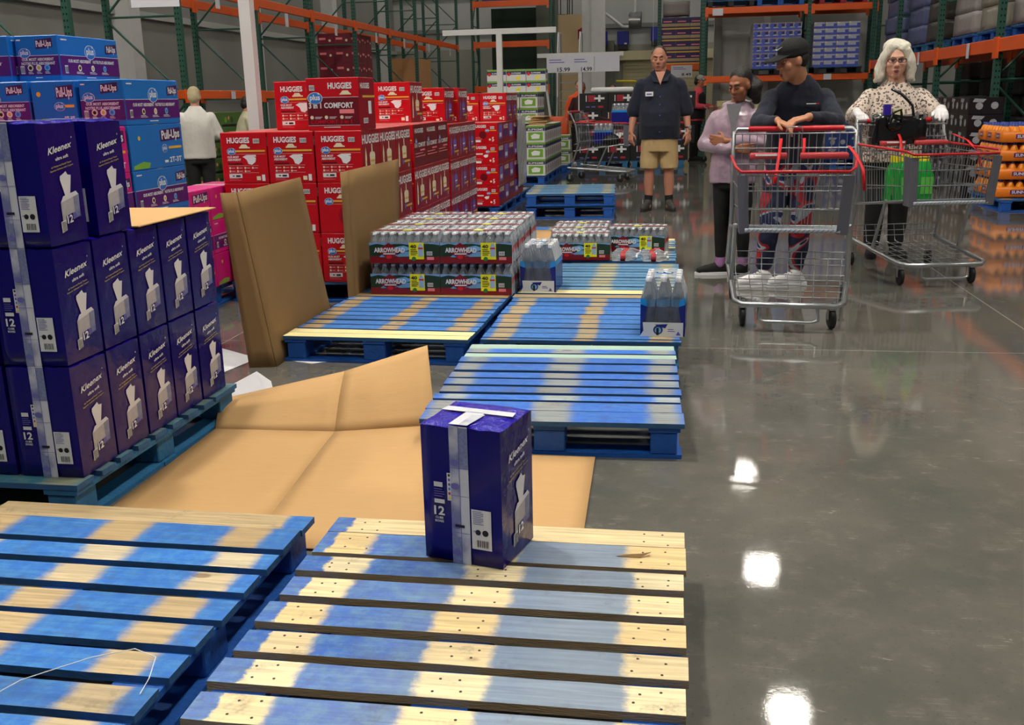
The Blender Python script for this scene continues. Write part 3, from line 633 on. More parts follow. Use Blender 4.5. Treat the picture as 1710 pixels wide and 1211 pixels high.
for s, (y0, kk) in enumerate(((7.86, ('hA', 'hA', 'hN')), (9.2, ('hC', 'hC', 'hC')))):
    nm = ('second', 'third')[s]
    for r_ in range(3):
        for c_ in range(3):
            for d_ in range(3):
                put(kk[r_], (-2.022-HW/2-c_*(HW+.008), y0+HD/2+d_*(HD+.006), PH+r_*(HH-.01)+.001 if s else PH+r_*(HH+.001)+.001), rnd.uniform(-.008, .008), 'red diaper carton, %s stack, %s row, %s column, %s depth' % (nm, rn[r_], cn[c_], dn[d_]), G2)
    pallet((-2.52, y0+.61, 0), 0, mC, BE, pblue, 'blue pallet under the %s red diaper carton stack' % nm, seed=22+s, group='loaded pallets of goods')
put('hA', (-2.36, 8.72, zt), 0, 'red diaper carton marked 2 standing on top of the second red stack', G2)
put('hC', (-2.26, 9.6, PH+3*(HH-.01)+.002), 0, 'nearer of two red diaper cartons on top of the third red stack', G2)
put('hC', (-2.22, 10.05, PH+3*(HH-.01)+.002), 0, 'farther of two red diaper cartons on top of the third red stack', G2)
for r_ in range(4):
    for c_ in range(2):
        for d_ in range(5):
            if c_ and (d_ and r_ < 3): continue
            put('hT' if (r_+d_) % 2 else 'hS', (-1.94-.15-c_*.305, 11.38+.19+d_*.385, PH+r_*.2355+.001), rnd.uniform(-.01, .01), 'small red carton marked 5, row %d up, %s column, %d deep' % (r_+1, cn[c_], d_+1), 'small red diaper cartons at the far end')
z4 = PH+4*.2355+.002
for c_ in range(2):
    for d_ in range(2): put('hC', (-1.94-.17-c_*.333, 12.3+d_*.43, z4), 0, 'red diaper carton on top of the small cartons, %s column, %s' % (cn[c_], ('front', 'back')[d_]), G2)
for k in range(2): pallet((-2.44, 11.99+k*1.25, 0), 0, mC, BE, pblue, 'blue pallet under the %s half of the small red cartons' % ('near', 'far')[k], seed=27+k, group='loaded pallets of goods')
# clear wrap hanging on the far red stack
g = MB(); fw = film('clear_wrap', op=.22, bump=(30, 1.)); n_ = 10
vs = [(-1.915+.01*math.sin(i*2.1+j), 12.7+.10*i, .25+j*.11) for j in range(9) for i in range(9)]
g.add(vs, [(j*9+i, j*9+i+1, (j+1)*9+i+1, (j+1)*9+i) for j in range(8) for i in range(8)], fw, True)
tag(g.build('shrink_wrap'), 'crumpled clear shrink wrap hanging on the side of the far red cartons', 'plastic wrap')
# white wrapped carton pile behind the first red stack, left
put('hA', (-3.6, 8.5, .652), .5, 'red diaper carton leaning under clear wrap left of the first red stack', G2)
g = MB(); g.box((-4.1, 8.2, 0), (-3.2, 9.0, .65), hdred); tag(g.build('wrapped_carton_pile'), 'wrapped pile of red cartons behind the magenta cartons', 'carton')

# ---------------------------------------------------------------- training pants cartons (blue and magenta)
def pu_logo(f, x, y, h, w, ri=.02):
    f.poly([(x-.02, y-.05), (x+w+.02, y-.01), (x+w+.02, y+h+.06), (x-.02, y+h+.02)], dpurp, 2); f.text('Pull-Ups', x, y, h, white, 3, w=w, bold=.03, rise=ri)
def pu_plus(f, end=False):
    f.rect(0, .12, 1, .56, purp, 1); f.rect(0, .56, 1, .57, white, 2)
    if end:
        pu_logo(f, .5, .76, .13, .36); badge(f, .2, .62, .022); f.text('OUR MOST ABSORBENT', .12, .45, .06, white, 3, w=.76, bold=.03); f.text('NOTRE PLUS ABSORBANT', .10, .36, .06, white, 3, w=.8, bold=.03)
        qs = (.3, .5, .7)
    else:
        pu_logo(f, .80, .70, .14, .16); badge(f, .5, .66, .034); f.text('OUR MOST ABSORBENT', .12, .41, .07, white, 3, w=.38, bold=.03); f.text('NOTRE PLUS ABSORBANT', .53, .41, .07, white, 3, w=.38, bold=.03); qs = (.3, .52, .73)
    f.barcode(.06, .16, .11 if not end else .16, .34); f.lines(.04, .9, .12, 1, .02, .03, white)
    for i, q in enumerate(qs): f.disc(q, .29, .016, (cream, white, lblue)[i], 3); f.disc(q, .29, .009, (inkblk, gold, hblue)[i], 4); f.lines(q-.06, .19, .12, 2, .03, .012, white, 3)
    f.lines(.4, .06, .2, 1, .02, .02, white)
def pu_char(f, sz='2T-3T'):
    pu_logo(f, .58, .66, .2, .36, .03); badge(f, .62, .44, .02); f.rect(.7, .42, .96, .48, gold, 2); f.text(sz, .70, .1, .12, white, 2, w=.24, bold=.03); f.rect(.6, .1, .67, .16, white, 2)
    f.poly([(.02, .02), (.3, .02), (.33, .14), (.2, .18), (.02, .1)], mat('grass_print', (120, 176, 60), .5), 1); f.disc(.16, .72, .012, gold, 2)
def pu(name, body, side): return carton('training_pants_carton', .235, .55, .2205, body, body, *side, top=tapec)
protos['pP'] = pu('', pblu, (lambda f: pu_plus(f, True), lambda f: pu_plus(f)))
protos['pC'] = pu('', pblu, (lambda f: pu_char(f), lambda f: pu_char(f)))
protos['mP'] = pu('', mag, (lambda f: pu_plus(f, True), lambda f: pu_plus(f)))
protos['mC'] = pu('', mag, (lambda f: pu_char(f, '3T-4T'), lambda f: pu_char(f, '3T-4T')))
GP = 'blue training pants cartons on the left'; GM_ = 'magenta training pants cartons on the left'
h = .207; zz = lambda r_: PH+.001+r_*.2215
for r_ in range(6):
    k = ('pC', 'pP')[(r_+1) % 2 == 1] if r_ != 5 else 'pP'
    put(('pC', 'pP', 'pC', 'pP', 'pC', 'pP')[r_], (-2.62-.1175, 4.905, zz(r_)), 0, 'blue training pants carton beside the white sweater shopper, row %d up' % (r_+1), GP)
for c_ in range(4): put(('pC', 'pP', 'pC', 'pP')[c_], (-2.62-.1175-.255*(c_+1), 4.905+.01*c_, zz(5)), 0, 'blue training pants carton, upper row, %s from its right end' % ('second', 'third', 'fourth', 'fifth')[c_], GP)
put('pP', (-3.13, 5.03, zz(5)+.2225), .0, 'topmost blue training pants carton, printed plus on its long side', GP)
protos['pT'] = carton('training_pants_carton', .42, .6, .2205, pblu, pblu, lambda f: pu_plus(f, True), lambda f: pu_plus(f))
put('pT', (-3.47, 5.02, zz(5)+.2225), 0, 'blue training pants carton at the top left picture edge', GP)
for r_ in range(1, 5):
    for c_ in range(5 if r_ == 4 else 2): put(('mC', 'mP')[r_ % 2] if not r_ == 4 else 'mC', (-2.62-.1175-.25*c_, 4.33, zz(r_)), 0, 'magenta training pants carton behind the tissue cartons, row %d, place %d from the right' % (r_, c_+1), GM_)
pallet((-3.15, 4.66, 0), 0, mC, BE, pblue, 'blue pallet under the blue and magenta training pants cartons', seed=31, group='loaded pallets of goods')
for r_ in range(3):
    for d_ in range(2): put(('mC', 'mP', 'mC')[r_], (-3.03-.1175, 6.0+.275-.27+d_*.0+(.56*d_), PH+.001+r_*.2220), 0, 'magenta carton left of the folded cardboard, row %d, %s' % (r_+1, ('near', 'far')[d_]), GM_)
    protos_scaled = True
pallet((-3.56, 6.35, 0), 0, mC, BE, pblue, 'blue pallet under the magenta cartons beside the folded cardboard', seed=32, group='loaded pallets of goods')

# ---------------------------------------------------------------- green and white towel cartons, black crates
lime = mat('lime_print', (112, 160, 44), .5); navy = mat('navy_print', (34, 36, 84), .5); cwhite = mat('carton_white', (208, 208, 206), .5)
def sup(f):
    f.rect(0, .88, 1, 1, lime, 1); f.rect(0, .68, 1, .88, navy, 1); f.text('SUPREME', .08, .72, .11, white, 2, w=.84, bold=.02); f.rect(.1, .1, .9, .6, lime, 1)
    f.poly([(.3, .2), (.7, .22), (.75, .45), (.45, .52), (.25, .4)], white, 2)
def sup_s(f): f.rect(0, .88, 1, 1, lime, 1); f.rect(0, .68, 1, .88, navy, 1); f.rect(.2, .1, .35, .6, navy, 1); f.rect(.6, .15, .8, .5, hdred, 1)
protos['sT'] = carton('towel_carton', .30, .30, .26, cwhite, cwhite, sup, sup_s)
protos['sG'] = carton('towel_carton', .34, .30, .19, cwhite, cwhite, lambda f: (f.rect(0, .85, 1, 1, lime, 1), f.rect(0, .55, 1, .85, navy, 1), f.text('SUPREME', .25, .62, .12, white, 2, w=.5), f.disc(.12, .6, .03, red, 2), f.poly([(.45, .1), (.5, .3), (.62, .35), (.6, .5), (.7, .5), (.68, .1)], yel, 2)), sup_s)
GS = 'green and white towel cartons by the far aisle'
for r_ in range(3):
    for d_ in range(8): put('sT', (-2.12, 16.0+.15+d_*.305, PH+r_*.262), 0, 'white and green towel carton, front stack row %d, place %d in depth' % (r_+1, d_+1), GS)
for d_ in range(3):
    for c_ in range(3):
        for r_ in range(2):
            put('sT', (-1.93-.45-c_*.31, 17.3+d_*.31, PH+(3+r_)*.262), 0, 'towel carton printed SUPREME, raised stack, row %d, column %d, %s' % (r_+1, c_+1, ('front', 'middle', 'back')[d_]), GS)
for r_ in range(2):
    for c_ in range(3): put('sG', (-2.33-c_*.345, 17.9, PH+5*.262+r_*.192), 0, 'flat towel carton on top of the raised stack, row %d, column %d' % (r_+1, c_+1), GS)
pallet((-2.37, 19.12, 0), 0, mC, BE, pblue, 'blue pallet under the two towel cartons beside the black cartons', seed=39, group='loaded pallets of goods')
for k, y in enumerate((16.62, 17.86)): pallet((-2.48, y, 0), 0, mC, BE, pblue, 'blue pallet under the %s towel cartons' % ('near', 'far')[k], seed=35+k, group='loaded pallets of goods')
for r_ in range(2): put('sT', (-2.02, 19.2, PH+r_*.262), 0, 'towel carton beside the black crates, %s' % ('lower', 'upper')[r_], GS)
g = MB()
for i in range(6): g.box((-2.25+rnd.uniform(0, .05), 16.1, .93+i*.025), (-1.95+rnd.uniform(-.05, .05), 16.9, .94+i*.025), cr, jit=.015)
tag(g.build('cardboard_scraps'), 'bent brown cardboard scraps on top of the front towel stack', 'cardboard')
blk = mat('crate_black', (14, 14, 16), .45); rdp = mat('crate_red_print', (176, 20, 44), .5)
def plusf(f):
    f.rect(.30, .52, .55, .88, rdp, 1); f.rect(.22, .52, .25, .88, white, 1)
    f.rect(.66, .5, .74, .9, white, 2); f.rect(.52, .64, .88, .76, white, 2)
    f.rect(.22, .16, .36, .24, kgrey, 1); f.rect(.42, .16, .56, .24, kgrey, 1); f.rect(.66, .14, .84, .26, rdp, 1)
    for i in range(3): f.rect(.3, .58+i*.1, .55, .6+i*.1, blk, 2)
protos['bl'] = carton('black_carton', .545, .5, .317, blk, blk, plusf, None, top=blk)
for r_ in range(4):
    for c_ in range(4):
        put('bl', (-1.81+.2725+c_*.548+(.12 if r_ % 2 else 0)-.05, 19.85+.02*(r_ % 2), PH+r_*.318), 0, 'black carton with white plus mark, row %d up, column %d from left' % (r_+1, c_+1), 'black cartons across the far aisle')
for k in range(2): pallet((-1.30+k*1.06, 20.2, 0), 0, mC, BE, pdark, 'blue pallet under the %s black cartons' % ('left', 'right')[k], seed=37+k, group='loaded pallets of goods')

# ---------------------------------------------------------------- water cases
bott = film('clear_bottle', rgb=(206, 212, 220), op=.2, rough=.06, bump=(60, .3)); capw = mat('white_cap', (228, 230, 236), .4); maroon = mat('case_maroon', (124, 10, 24), .3); skyb = mat('case_sky', (112, 160, 206), .35); forest = mat('case_forest', (22, 52, 34), .4)
gtag = mat('tag_yellow', (238, 232, 20), .4); clab = mat('label_red_band', (176, 40, 48), .45)
g = MB(); g.lathe([(.0, .0), (.028, .001), (.031, .01), (.030, .05), (.028, .055), (.031, .06), (.031, .125), (.026, .145), (.0135, .168), (.0125, .178)], bott, n=10)
g.lathe([(.0312, .065), (.0312, .10)], clab, n=10); g.lathe([(.0138, .178), (.0138, .192), (.0, .193)], capw, n=8); bottle0 = g.build('bottle')
def case_front(f):
    f.poly([(0, .12), (1, .12), (1, .80), (0, .80)], forest, 1); f.poly([(0, .74), (.12, .82), (.25, .74), (.4, .84), (.62, .74), (.8, .84), (1, .76), (1, .86), (0, .86)], skyb, 2)
    f.poly([(.12, .26), (.2, .4), (.30, .42), (.4, .36), (.5, .5), (.6, .5), (.62, .3)], skyb, 2); f.poly([(.34, .66), (.5, .74), (.62, .60), (.5, .5), (.40, .56)], lblue, 2)
    w_ = [(x/16, .30+.035*math.sin(x*1.3)-.05*abs(math.sin(x*1.55))) for x in range(17)]
    f.poly([(0, .02), (1, .02)]+w_[::-1], maroon, 3)
    f.poly([(.10, .52), (.28, .86), (.46, .52), (.28, .18)], maroon, 4); f.text('ARROWHEAD', .07, .47, .18, white, 6, w=.44, bold=.04); f.rect(.2, .38, .37, .43, white, 5); f.disc(.28, .27, .012, red, 5, sx=1.6)
    f.rect(.57, .18, .78, .86, gtag, 5); f.text('40', .585, .64, .13, inkblk, 6, w=.09, bold=.04); f.lines(.59, .56, .1, 4, .07, .03, inkblk, 6)
    f.poly([(.70, .3), (.77, .3), (.77, .7), (.75, .82), (.72, .82), (.70, .7)], mat('label_bottle_print', (150, 180, 214), .4), 6); f.rect(.70, .6, .77, .66, red, 7); f.disc(.635, .2, .014, mat('leaf_green', (40, 120, 50), .5), 6)
    f.barcode(.82, .34, .9, .5, 6); f.rect(.82, .16, .92, .28, pinkp, 6)
def water_case(full=True):
    t = empty('water_case'); g = MB(); w, d, h = .455, .29, .197
    # shrink film around the case, open for light at the top
    for p in ([(-w/2, -d/2, .0), (-w/2, d/2, .0), (-w/2+.01, d/2-.01, .185), (-w/2+.01, -d/2+.01, .185)], [(w/2, d/2, 0), (w/2, -d/2, 0), (w/2-.01, -d/2+.01, .185), (w/2-.01, d/2-.01, .185)],
              [(-w/2+.01, -d/2+.01, .195), (w/2-.01, -d/2+.01, .195), (w/2-.01, d/2-.01, .195), (-w/2+.01, d/2-.01, .195)]):
        a, b, c, e = [Vector(q) for q in p]; vs = []; N = 6
        for j in range(N+1):
            for i in range(N+1): q = (a*(1-i/N)+b*i/N)*(1-j/N)+(e*(1-i/N)+c*i/N)*j/N; vs.append(q+Vector([rnd.uniform(-.003, .003) for _ in range(3)]))
        g.add(vs, [(j*(N+1)+i, j*(N+1)+i+1, (j+1)*(N+1)+i+1, (j+1)*(N+1)+i) for j in range(N) for i in range(N)], fwc, False)
    g.build('shrink_film', t)
    g = MB(); N = 24; vs = []
    f = Face(g, (-w/2, -d/2-.001, 0), (1, 0, 0), (0, 0, 1), w, .155); case_front(f)
    g.build('printed_panel', t)
    g = MB(); Face(g, (w/2-.006, -.05, .1955), (0, 1, 0), (-1, 0, 0), .06, w-.012).rect(0, 0, 1, 1, maroon, 1); Face(g, (w/2-.2, -.05, .1962), (0, 1, 0), (-1, 0, 0), .05, .06).rect(0, 0, 1, 1, gtag, 2); g.build('top_print', t)
    for i in range(8):
        for j in range(5):
            if not full and j > 1: continue
            b = dup(bottle0, (-w/2+.031+i*.0561, -d/2+.03+j*.0575, .001), rnd.uniform(0, 6), parent=t)
    return t
fwc = film('case_film', rgb=(200, 206, 214), op=.07, rough=.1, bump=(45, 1.))
wc = water_case(); GW = 'red labelled water cases on the pallets'
first = True
def put_case(loc, rz, label, rx=0):
    global first
    if first: o = wc; first = False; place(o, loc, rz)
    else: o = dup(wc, loc, rz)
    tag(o, label, 'water case', GW); o.rotation_euler = (rx, 0, rz); return o
for r_ in range(2):
    for d_ in range(4):
        for c_ in range(2):
            if r_ == 0 and d_ > 0 and c_ == 0: continue
            put_case((-1.655+c_*.462+rnd.uniform(-.004, .004), 6.205+d_*.302, PH+.001+r_*.2), rnd.uniform(-.01, .01), 'red labelled water case, two layer stack, %s layer, %s column, row %d back' % (('lower', 'upper')[r_], ('left', 'right')[c_], d_+1))
bottle0.name = 'water_bottle'
# loose cases on the next pallet
put_case((-.665, 7.60, PH+.001), .02, 'red labelled water case behind the small blue pack, torn open on its right')
for i, (x, y, z, a) in enumerate(((-.70, 7.91, PH+.001, .0), (-.70, 8.22, PH+.001, 0), (-.24, 8.0, PH+.001, -.12))):
    put_case((x, y, z), a, 'clear wrapped water case in the low heap right of the two layer stack, place %d' % (i+1))
for i, (x, y, a, z) in enumerate(((-.42, 7.50, .1, 0), (-.41, 7.58, -.06, 0), (-.21, 7.52, .12, 0), (-.20, 7.62, .0, 0), (-.40, 7.68, .1, 0), (-.19, 7.40, -.05, 0), (-.42, 7.42, .04, 0))):
    b = bottle0 if i == 0 else dup(bottle0); b.parent = None; b.location = (x, y, PH+.033); b.rotation_euler = (0, math.pi/2, a); tag(b, 'clear water bottle lying loose on the pallet right of the water cases', 'bottle', 'loose water bottles on the faded pallet')
# blue bottled water packs
bcl = film('blue_pack_film', rgb=(206, 214, 226), op=.15, rough=.08, bump=(25, 1.)); pb = mat('pack_blue', (12, 26, 128), .25, var=(9, .2)); pc = mat('pack_cyan', (20, 150, 230), .3); blab = mat('bottle_label_blue', (16, 30, 120), .3); blab2 = mat('bottle_label_cyan', (90, 170, 220), .3)
g = MB(); g.lathe([(0, 0), (.033, .001), (.036, .01), (.036, .19), (.030, .215), (.014, .265), (.0135, .275)], bott, n=12); g.lathe([(.0364, .02), (.0364, .15)], blab, n=12); g.lathe([(.0364, .15), (.0364, .19)], blab2, n=12); g.lathe([(.015, .275), (.015, .300), (0, .301)], capw, n=10); bottle1 = g.build('bottle')
def blue_pack():
    t = empty('water_pack'); g = MB(); w, d = .225, .30
    def quad(p, m, N=5, wb=.003):
        a, b, c, e = [Vector(q) for q in p]; vs = []
        for j in range(N+1):
            for i in range(N+1): q = (a*(1-i/N)+b*i/N)*(1-j/N)+(e*(1-i/N)+c*i/N)*j/N; vs.append(q+Vector([rnd.uniform(-wb, wb) for _ in range(3)])*(0 < i < N and 0 < j < N))
        g.add(vs, [(j*(N+1)+i, j*(N+1)+i+1, (j+1)*(N+1)+i+1, (j+1)*(N+1)+i) for j in range(N) for i in range(N)], m, True)
    W2, T2 = w/2, w/2-.028
    for s in (-1, 1):
        quad([(s*W2, s*d/2*1, .20), (s*W2, -s*d/2, .20), (s*T2, -s*d/2*.95, .298), (s*T2, s*d/2*.95, .298)], bcl)
    quad([(-T2, -d/2*.95, .303), (T2, -d/2*.95, .303), (T2, d/2*.95, .303), (-T2, d/2*.95, .303)], bcl)
    quad([(-W2, -d/2-.004, .0), (W2, -d/2-.004, .0), (W2, -d/2, .2), (-W2, -d/2, .2)], bcl); quad([(-W2, -d/2, .2), (W2, -d/2, .2), (T2, -d/2*.95, .3), (-T2, -d/2*.95, .3)], bcl)
    g.build('shrink_film', t)
    for s in (-1, 1):
        g = MB(); g.add([(s*(W2+.001), -s*d/2, 0), (s*(W2+.001), s*d/2, 0), (s*(W2+.001), s*d/2, .165), (s*(W2+.001), -s*d/2, .165)], [(0, 1, 2, 3)], pb)
        g.add([(s*(W2+.001), -s*d/2, .165), (s*(W2+.001), s*d/2, .165), (s*(W2), s*d/2, .195), (s*(W2), -s*d/2, .195)], [(0, 1, 2, 3)], pc)
        f = Face(g, (s*(W2), -d/2-.006, 0), (-s, 0, 0), (0, 0, 1), .05, .2)
        pts = [(0, 0), (.42, .03), (.2, .12), (.45, .45), (.7, .8), (.25, .98), (0, .98)]
        P = [f.P(x, y, 0) for x, y in pts]; g.add([(p.x, -d/2-.007, p.z) for p in P], [tuple(range(len(P))) if s < 0 else tuple(range(len(P)))[::-1]], pb)
        P = [f.P(x, y, 0) for x, y in ((0, .84), (.7, .78), (.5, .98), (0, 1.0))]; g.add([(p.x, -d/2-.008, p.z) for p in P], [(0, 1, 2, 3)], pc); g.build('printed_side', t)
    g = MB()
    g.box((-W2, -d/2-.006, -.0), (W2, d/2, .002), white)
    f = Face(g, (-W2+.012, -d/2-.009, 0), (1, 0, 0), (0, 0, 1), w-.02, .075); f.poly([(-.08, -.0), (1, 0), (1, 1), (0, 1), (.02, .4)], white, 1)
    f.disc(.38, .48, .024, pb, 2, n=16); f.disc(.38, .46, .017, lblue, 3, n=14); f.poly([(.3, .85), (.62, .9), (.56, .6), (.38, .72)], pb, 3); f.rect(.34, .12, .40, .62, inkblk, 4)
    f.lines(.62, .5, .18, 2, .13, .05, kgrey); f.poly([(.82, .12), (.94, .12), (.88, .4)], kgrey, 2); g.build('front_tray', t); g = MB()
    f = Face(g, (-.042, -.03, .3045), (1, 0, 0), (0, 1, 0), .085, .05); f.rect(0, .35, 1, 1, pb, 1); f.rect(.1, .5, .42, .85, white, 2); f.rect(.55, .5, .9, .85, white, 2); f.rect(0, 0, 1, .33, pc, 1); g.build('carry_label', t)
    for i in range(3):
        for j in range(4):
            dup(bottle1, (-w/2+.038+i*.0745, -d/2+.038+j*.0745, .003), rnd.uniform(0, 6), parent=t)
    return t
bp = blue_pack(); tag(place(bp, (-.017, 5.16, PH+.001), -.04), 'blue and white bottled water pack standing on the right edge of its pallet', 'water pack', 'blue bottled water packs')
dup(bp, (-.81, 6.33, PH+.001), -.04, 'blue and white bottled water pack right beside the red labelled water cases')
bpy.data.objects.remove(bottle1)
# ---------------------------------------------------------------- pallet racking
def post(g, x, y, z0, z1, m, face='x', s=.085):
    """square steel post with punched holes on its camera side"""
    g.box((x-s/2, y-s/2, z0), (x+s/2, y+s/2, z1), m)
    n_ = int((z1-z0)/.075)
    for i in range(n_):
        z = z0+.04+i*.075
        for dx in (-.02, .02): g.add([(x+dx-.009, y-s/2-.001, z), (x+dx+.009, y-s/2-.001, z), (x+dx+.009, y-s/2-.001, z+.024), (x+dx-.009, y-s/2-.001, z+.024)], [(0, 1, 2, 3)], holes)
def frame_x(x0, x1, y, z1, label, grp, m=None, holesy=True):
    """upright frame in the x direction: two posts and bracing"""
    t = empty('rack_upright', (0, 0, 0), 0, label, 'rack upright', grp); m = m or green
    for x in (x0, x1):
        g = MB(); post(g, x, y, 0, z1, m); g.build('post', t)
    g = MB(); z = .25; k = 0
    while z < z1-.9:
        g.cyl((x0, y, z), (x1, y, z), .018, m, n=6); a, b = (x0, x1) if k % 2 else (x1, x0)
        g.cyl((a, y, z+.03), (b, y, z+1.15), .018, m, n=6); z += 1.2; k += 1
    g.build('bracing', t); return t
def frame_y(x, y0, y1, z1, label, grp, m=None):
    t = empty('rack_upright', (0, 0, 0), 0, label, 'rack upright', grp); m = m or green
    for y in (y0, y1):
        g = MB(); post(g, x, y, 0, z1, m); g.build('post', t)
    g = MB(); z = .25; k = 0
    while z < z1-.9:
        g.cyl((x, y0, z), (x, y1, z), .018, m, n=6); a, b = (y0, y1) if k % 2 else (y1, y0)
        g.cyl((x, a, z+.03), (x, b, z+1.15), .018, m, n=6); z += 1.2; k += 1
    g.build('bracing', t); return t
def beam(p0, p1, h, label, grp, m=None, tags=0, cat='rack beam'):
    p0 = Vector(p0); p1 = Vector(p1); d = p1-p0; g = MB(); ax = abs(d.x) > abs(d.y); t_ = .03
    lo = Vector((min(p0.x, p1.x)-(0 if ax else t_), min(p0.y, p1.y)-(t_ if ax else 0), p0.z-h/2)); hi = Vector((max(p0.x, p1.x)+(0 if ax else t_), max(p0.y, p1.y)+(t_ if ax else 0), p0.z+h/2))
    g.bbox(lo, hi, m or orange, b=.006, smooth=False)
    for e in (0, 1):   # end plates hooked on the posts
        q = p0 if e == 0 else p1; q = q + (Vector((.02, -.036, 0)) if ax and e == 0 else Vector((-.02, -.036, 0)) if ax else Vector((.036 if q.x < 0 else -.036, 0, 0)))
        g.box((q.x-.035, q.y-.012, q.z-h*.95), (q.x+.035, q.y+.012, q.z+h*.6), m or orange) if ax else g.box((q.x-.012, q.y-.045, q.z-h*.95), (q.x+.012, q.y+.045, q.z+h*.6), m or orange)
    o = g.build('rack_beam'); tag(o, label, cat, grp); return o
price = mat('price_card', (205, 205, 215), .5)
def card(x, y, z, w, h, n, label, grp='price cards hanging on the rack beams', txt=None):
    g = MB(); 
    if n == 'x': g.box((x-.002, y-w/2, z-h), (x+.002, y+w/2, z), price)
    else:
        g.box((x-w/2, y-.002, z-h), (x+w/2, y+.002, z), price); f = Face(g, (x-w/2, y-.0025, z-h), (1, 0, 0), (0, 0, 1), w, h)
        if txt: f.text(txt, .5, .12, .22, inkblk, 2, w=.45, bold=.02); f.lines(.1, .8, .6, 2, .14, .05, kgrey)
    o = g.build('price_card'); return tag(o, label, 'price card', grp)
LX = -7.3; ys = [9.0, 11.8, 14.7, 17.6, 20.5, 23.4, 26.3, 29.2, 32.1, 35.0]
for i, y in enumerate(ys): frame_x(LX, LX-1.15, y, 6.5, 'green perforated rack upright of the left rack row, number %d from the front' % (i+1), 'green uprights of the left rack row')
for i in range(len(ys)-1):
    for z, h_, nm in ((3.09, .15, 'upper'), (1.51, .13, 'lower')):
        if z > 3 and i == 0: continue
        beam((LX, ys[i]+.05, z), (LX, ys[i+1]-.05, z), h_, 'orange front beam of the left rack row, %s level, bay %d from front' % (nm, i+1), 'orange beams of the left rack row')
        if z > 3 or i > 0: beam((LX-1.15, ys[i]+.05, z), (LX-1.15, ys[i+1]-.05, z), h_, 'orange rear beam of the left rack row, %s level, bay %d' % (nm, i+1), 'orange beams of the left rack row')
for i, (y, z) in enumerate(((16.0, 3.09), (19.0, 3.0), (21.9, 3.0), (25.0, 3.0), (27.7, 3.0), (30.6, 3.0), (33.6, 3.0), (14.9, 1.56), (16.3, 1.56), (18.6, 1.56))):
    card(LX+.05, y, z, .16, .24 if z > 2 else .12, 'x', 'white price card hanging on the left rack row, place %d from the front' % (i+1))
# rack at the far end facing the aisle
for i, x in enumerate((-6.95, -4.2)): frame_y(x, 36.0, 37.1, 6.5, '%s upright of the rack crossing the far left end' % ('left', 'right')[i], 'uprights of the far left cross rack')
for z in (1.7, 3.2, 4.55): beam((-6.9, 36, z), (-4.25, 36, z), .2, 'orange beam across the far left cross rack at %s height' % {1.7: 'low', 3.2: 'middle', 4.55: 'top'}[z], 'beams of the far left cross rack')
g = MB(); g.box((-6.6, 36.1, 4.66), (-4.5, 37.0, 4.8), mat('blue_plastic', (24, 60, 130), .5)); g.box((-6.5, 36.1, 4.8), (-4.6, 37, 5.5), mat('dark_load', (30, 34, 60), .6)); tag(g.build('wrapped_load'), 'dark blue load on the top beam of the far left cross rack', 'pallet load')
g = MB(); g.box((-6.7, 38.5, 0), (-4.4, 38.6, 4.6), mat('dark_green_panel', (26, 46, 36), .7)); g.box((-5.0, 38.4, 0), (-4.2, 38.5, 5.0), mat('grey_green_cabinet', (110, 116, 104), .6)); tag(g.build('dark_cabinet'), 'dark green tall cabinet behind the far left cross rack', 'cabinet')
# stock in the left rack row
def cartons(name, x0, y0, z0, nx, ny, nz, w, d, h, m, label, grp, cat, fn=None, shell=True, jit=.006, side=None):
    g = MB(); g.bbox((-w/2, -d/2, 0), (w/2, d/2, h), m, b=.004, smooth=False)
    if fn: fn(Face(g, (-w/2, -d/2-.0005, 0), (1, 0, 0), (0, 0, 1), w, h))
    if side: side(Face(g, (w/2+.0005, -d/2, 0), (0, 1, 0), (0, 0, 1), d, h)); side(Face(g, (-w/2-.0005, d/2, 0), (0, -1, 0), (0, 0, 1), d, h))
    p = g.build(name); first_ = True
    for k in range(nz):
        for j in range(ny):
            for i in range(nx):
                if shell and 0 < i < nx-1 and j > 0 and k < nz-1: continue
                l = label + ', row %d up, %d across, %d deep' % (k+1, i+1, j+1); loc = (x0+w/2+i*(w+.004), y0+d/2+j*(d+.004), z0+k*(h+.0005))
                if first_: place(p, loc); tag(p, l, cat, grp); first_ = False
                else: dup(p, loc, rnd.uniform(-jit, jit), l, group=grp)
mr = mat('wine_red_carton', (112, 16, 40), .5, var=(8, .15)); mrp = mat('grey_red_carton', (150, 80, 92), .5, var=(20, .3))
def redf(f): f.rect(.1, .55, .5, .7, pinkp, 1); f.disc(.75, .5, .03, cream, 1)
cartons('diaper_carton', -8.25, 23.5, 1.6, 2, 4, 4, .4, .42, .33, mr, 'dark red carton on the left rack', 'dark red cartons in the left rack row', 'carton', redf, side=redf)
g = MB(); g.box((-8.3, 23.46, 1.585), (-7.35, 25.3, 1.6), cside); tag(g.build('rack_shelf_board'), 'thin brown board under the dark red cartons in the left rack', 'board')
cartons('kraft_carton', -8.25, 29.6, 1.6, 2, 4, 3, .42, .45, .32, kraft, 'brown carton on left rack', 'brown cartons in the left rack row', 'carton')
g = MB(); g.box((-8.3, 29.5, 1.585), (-7.35, 31.5, 1.6), cside); tag(g.build('rack_shelf_board'), 'thin brown board under the brown cartons in the left rack', 'board')
cartons('kraft_carton', -7.9, 33.0, 0.0, 2, 3, 4, .42, .5, .34, kraft, 'brown carton on floor, left rack end', 'brown cartons on the floor by the left rack', 'carton')
def prod(f): f.disc(.3, .5, .05, lime, 1); f.disc(.7, .5, .05, mat('leaf_dark', (40, 74, 28), .6), 1); f.rect(.05, .05, .95, .2, blk, 1); f.disc(.5, .62, .03, pinkp, 1)
greens_m = lambda: None
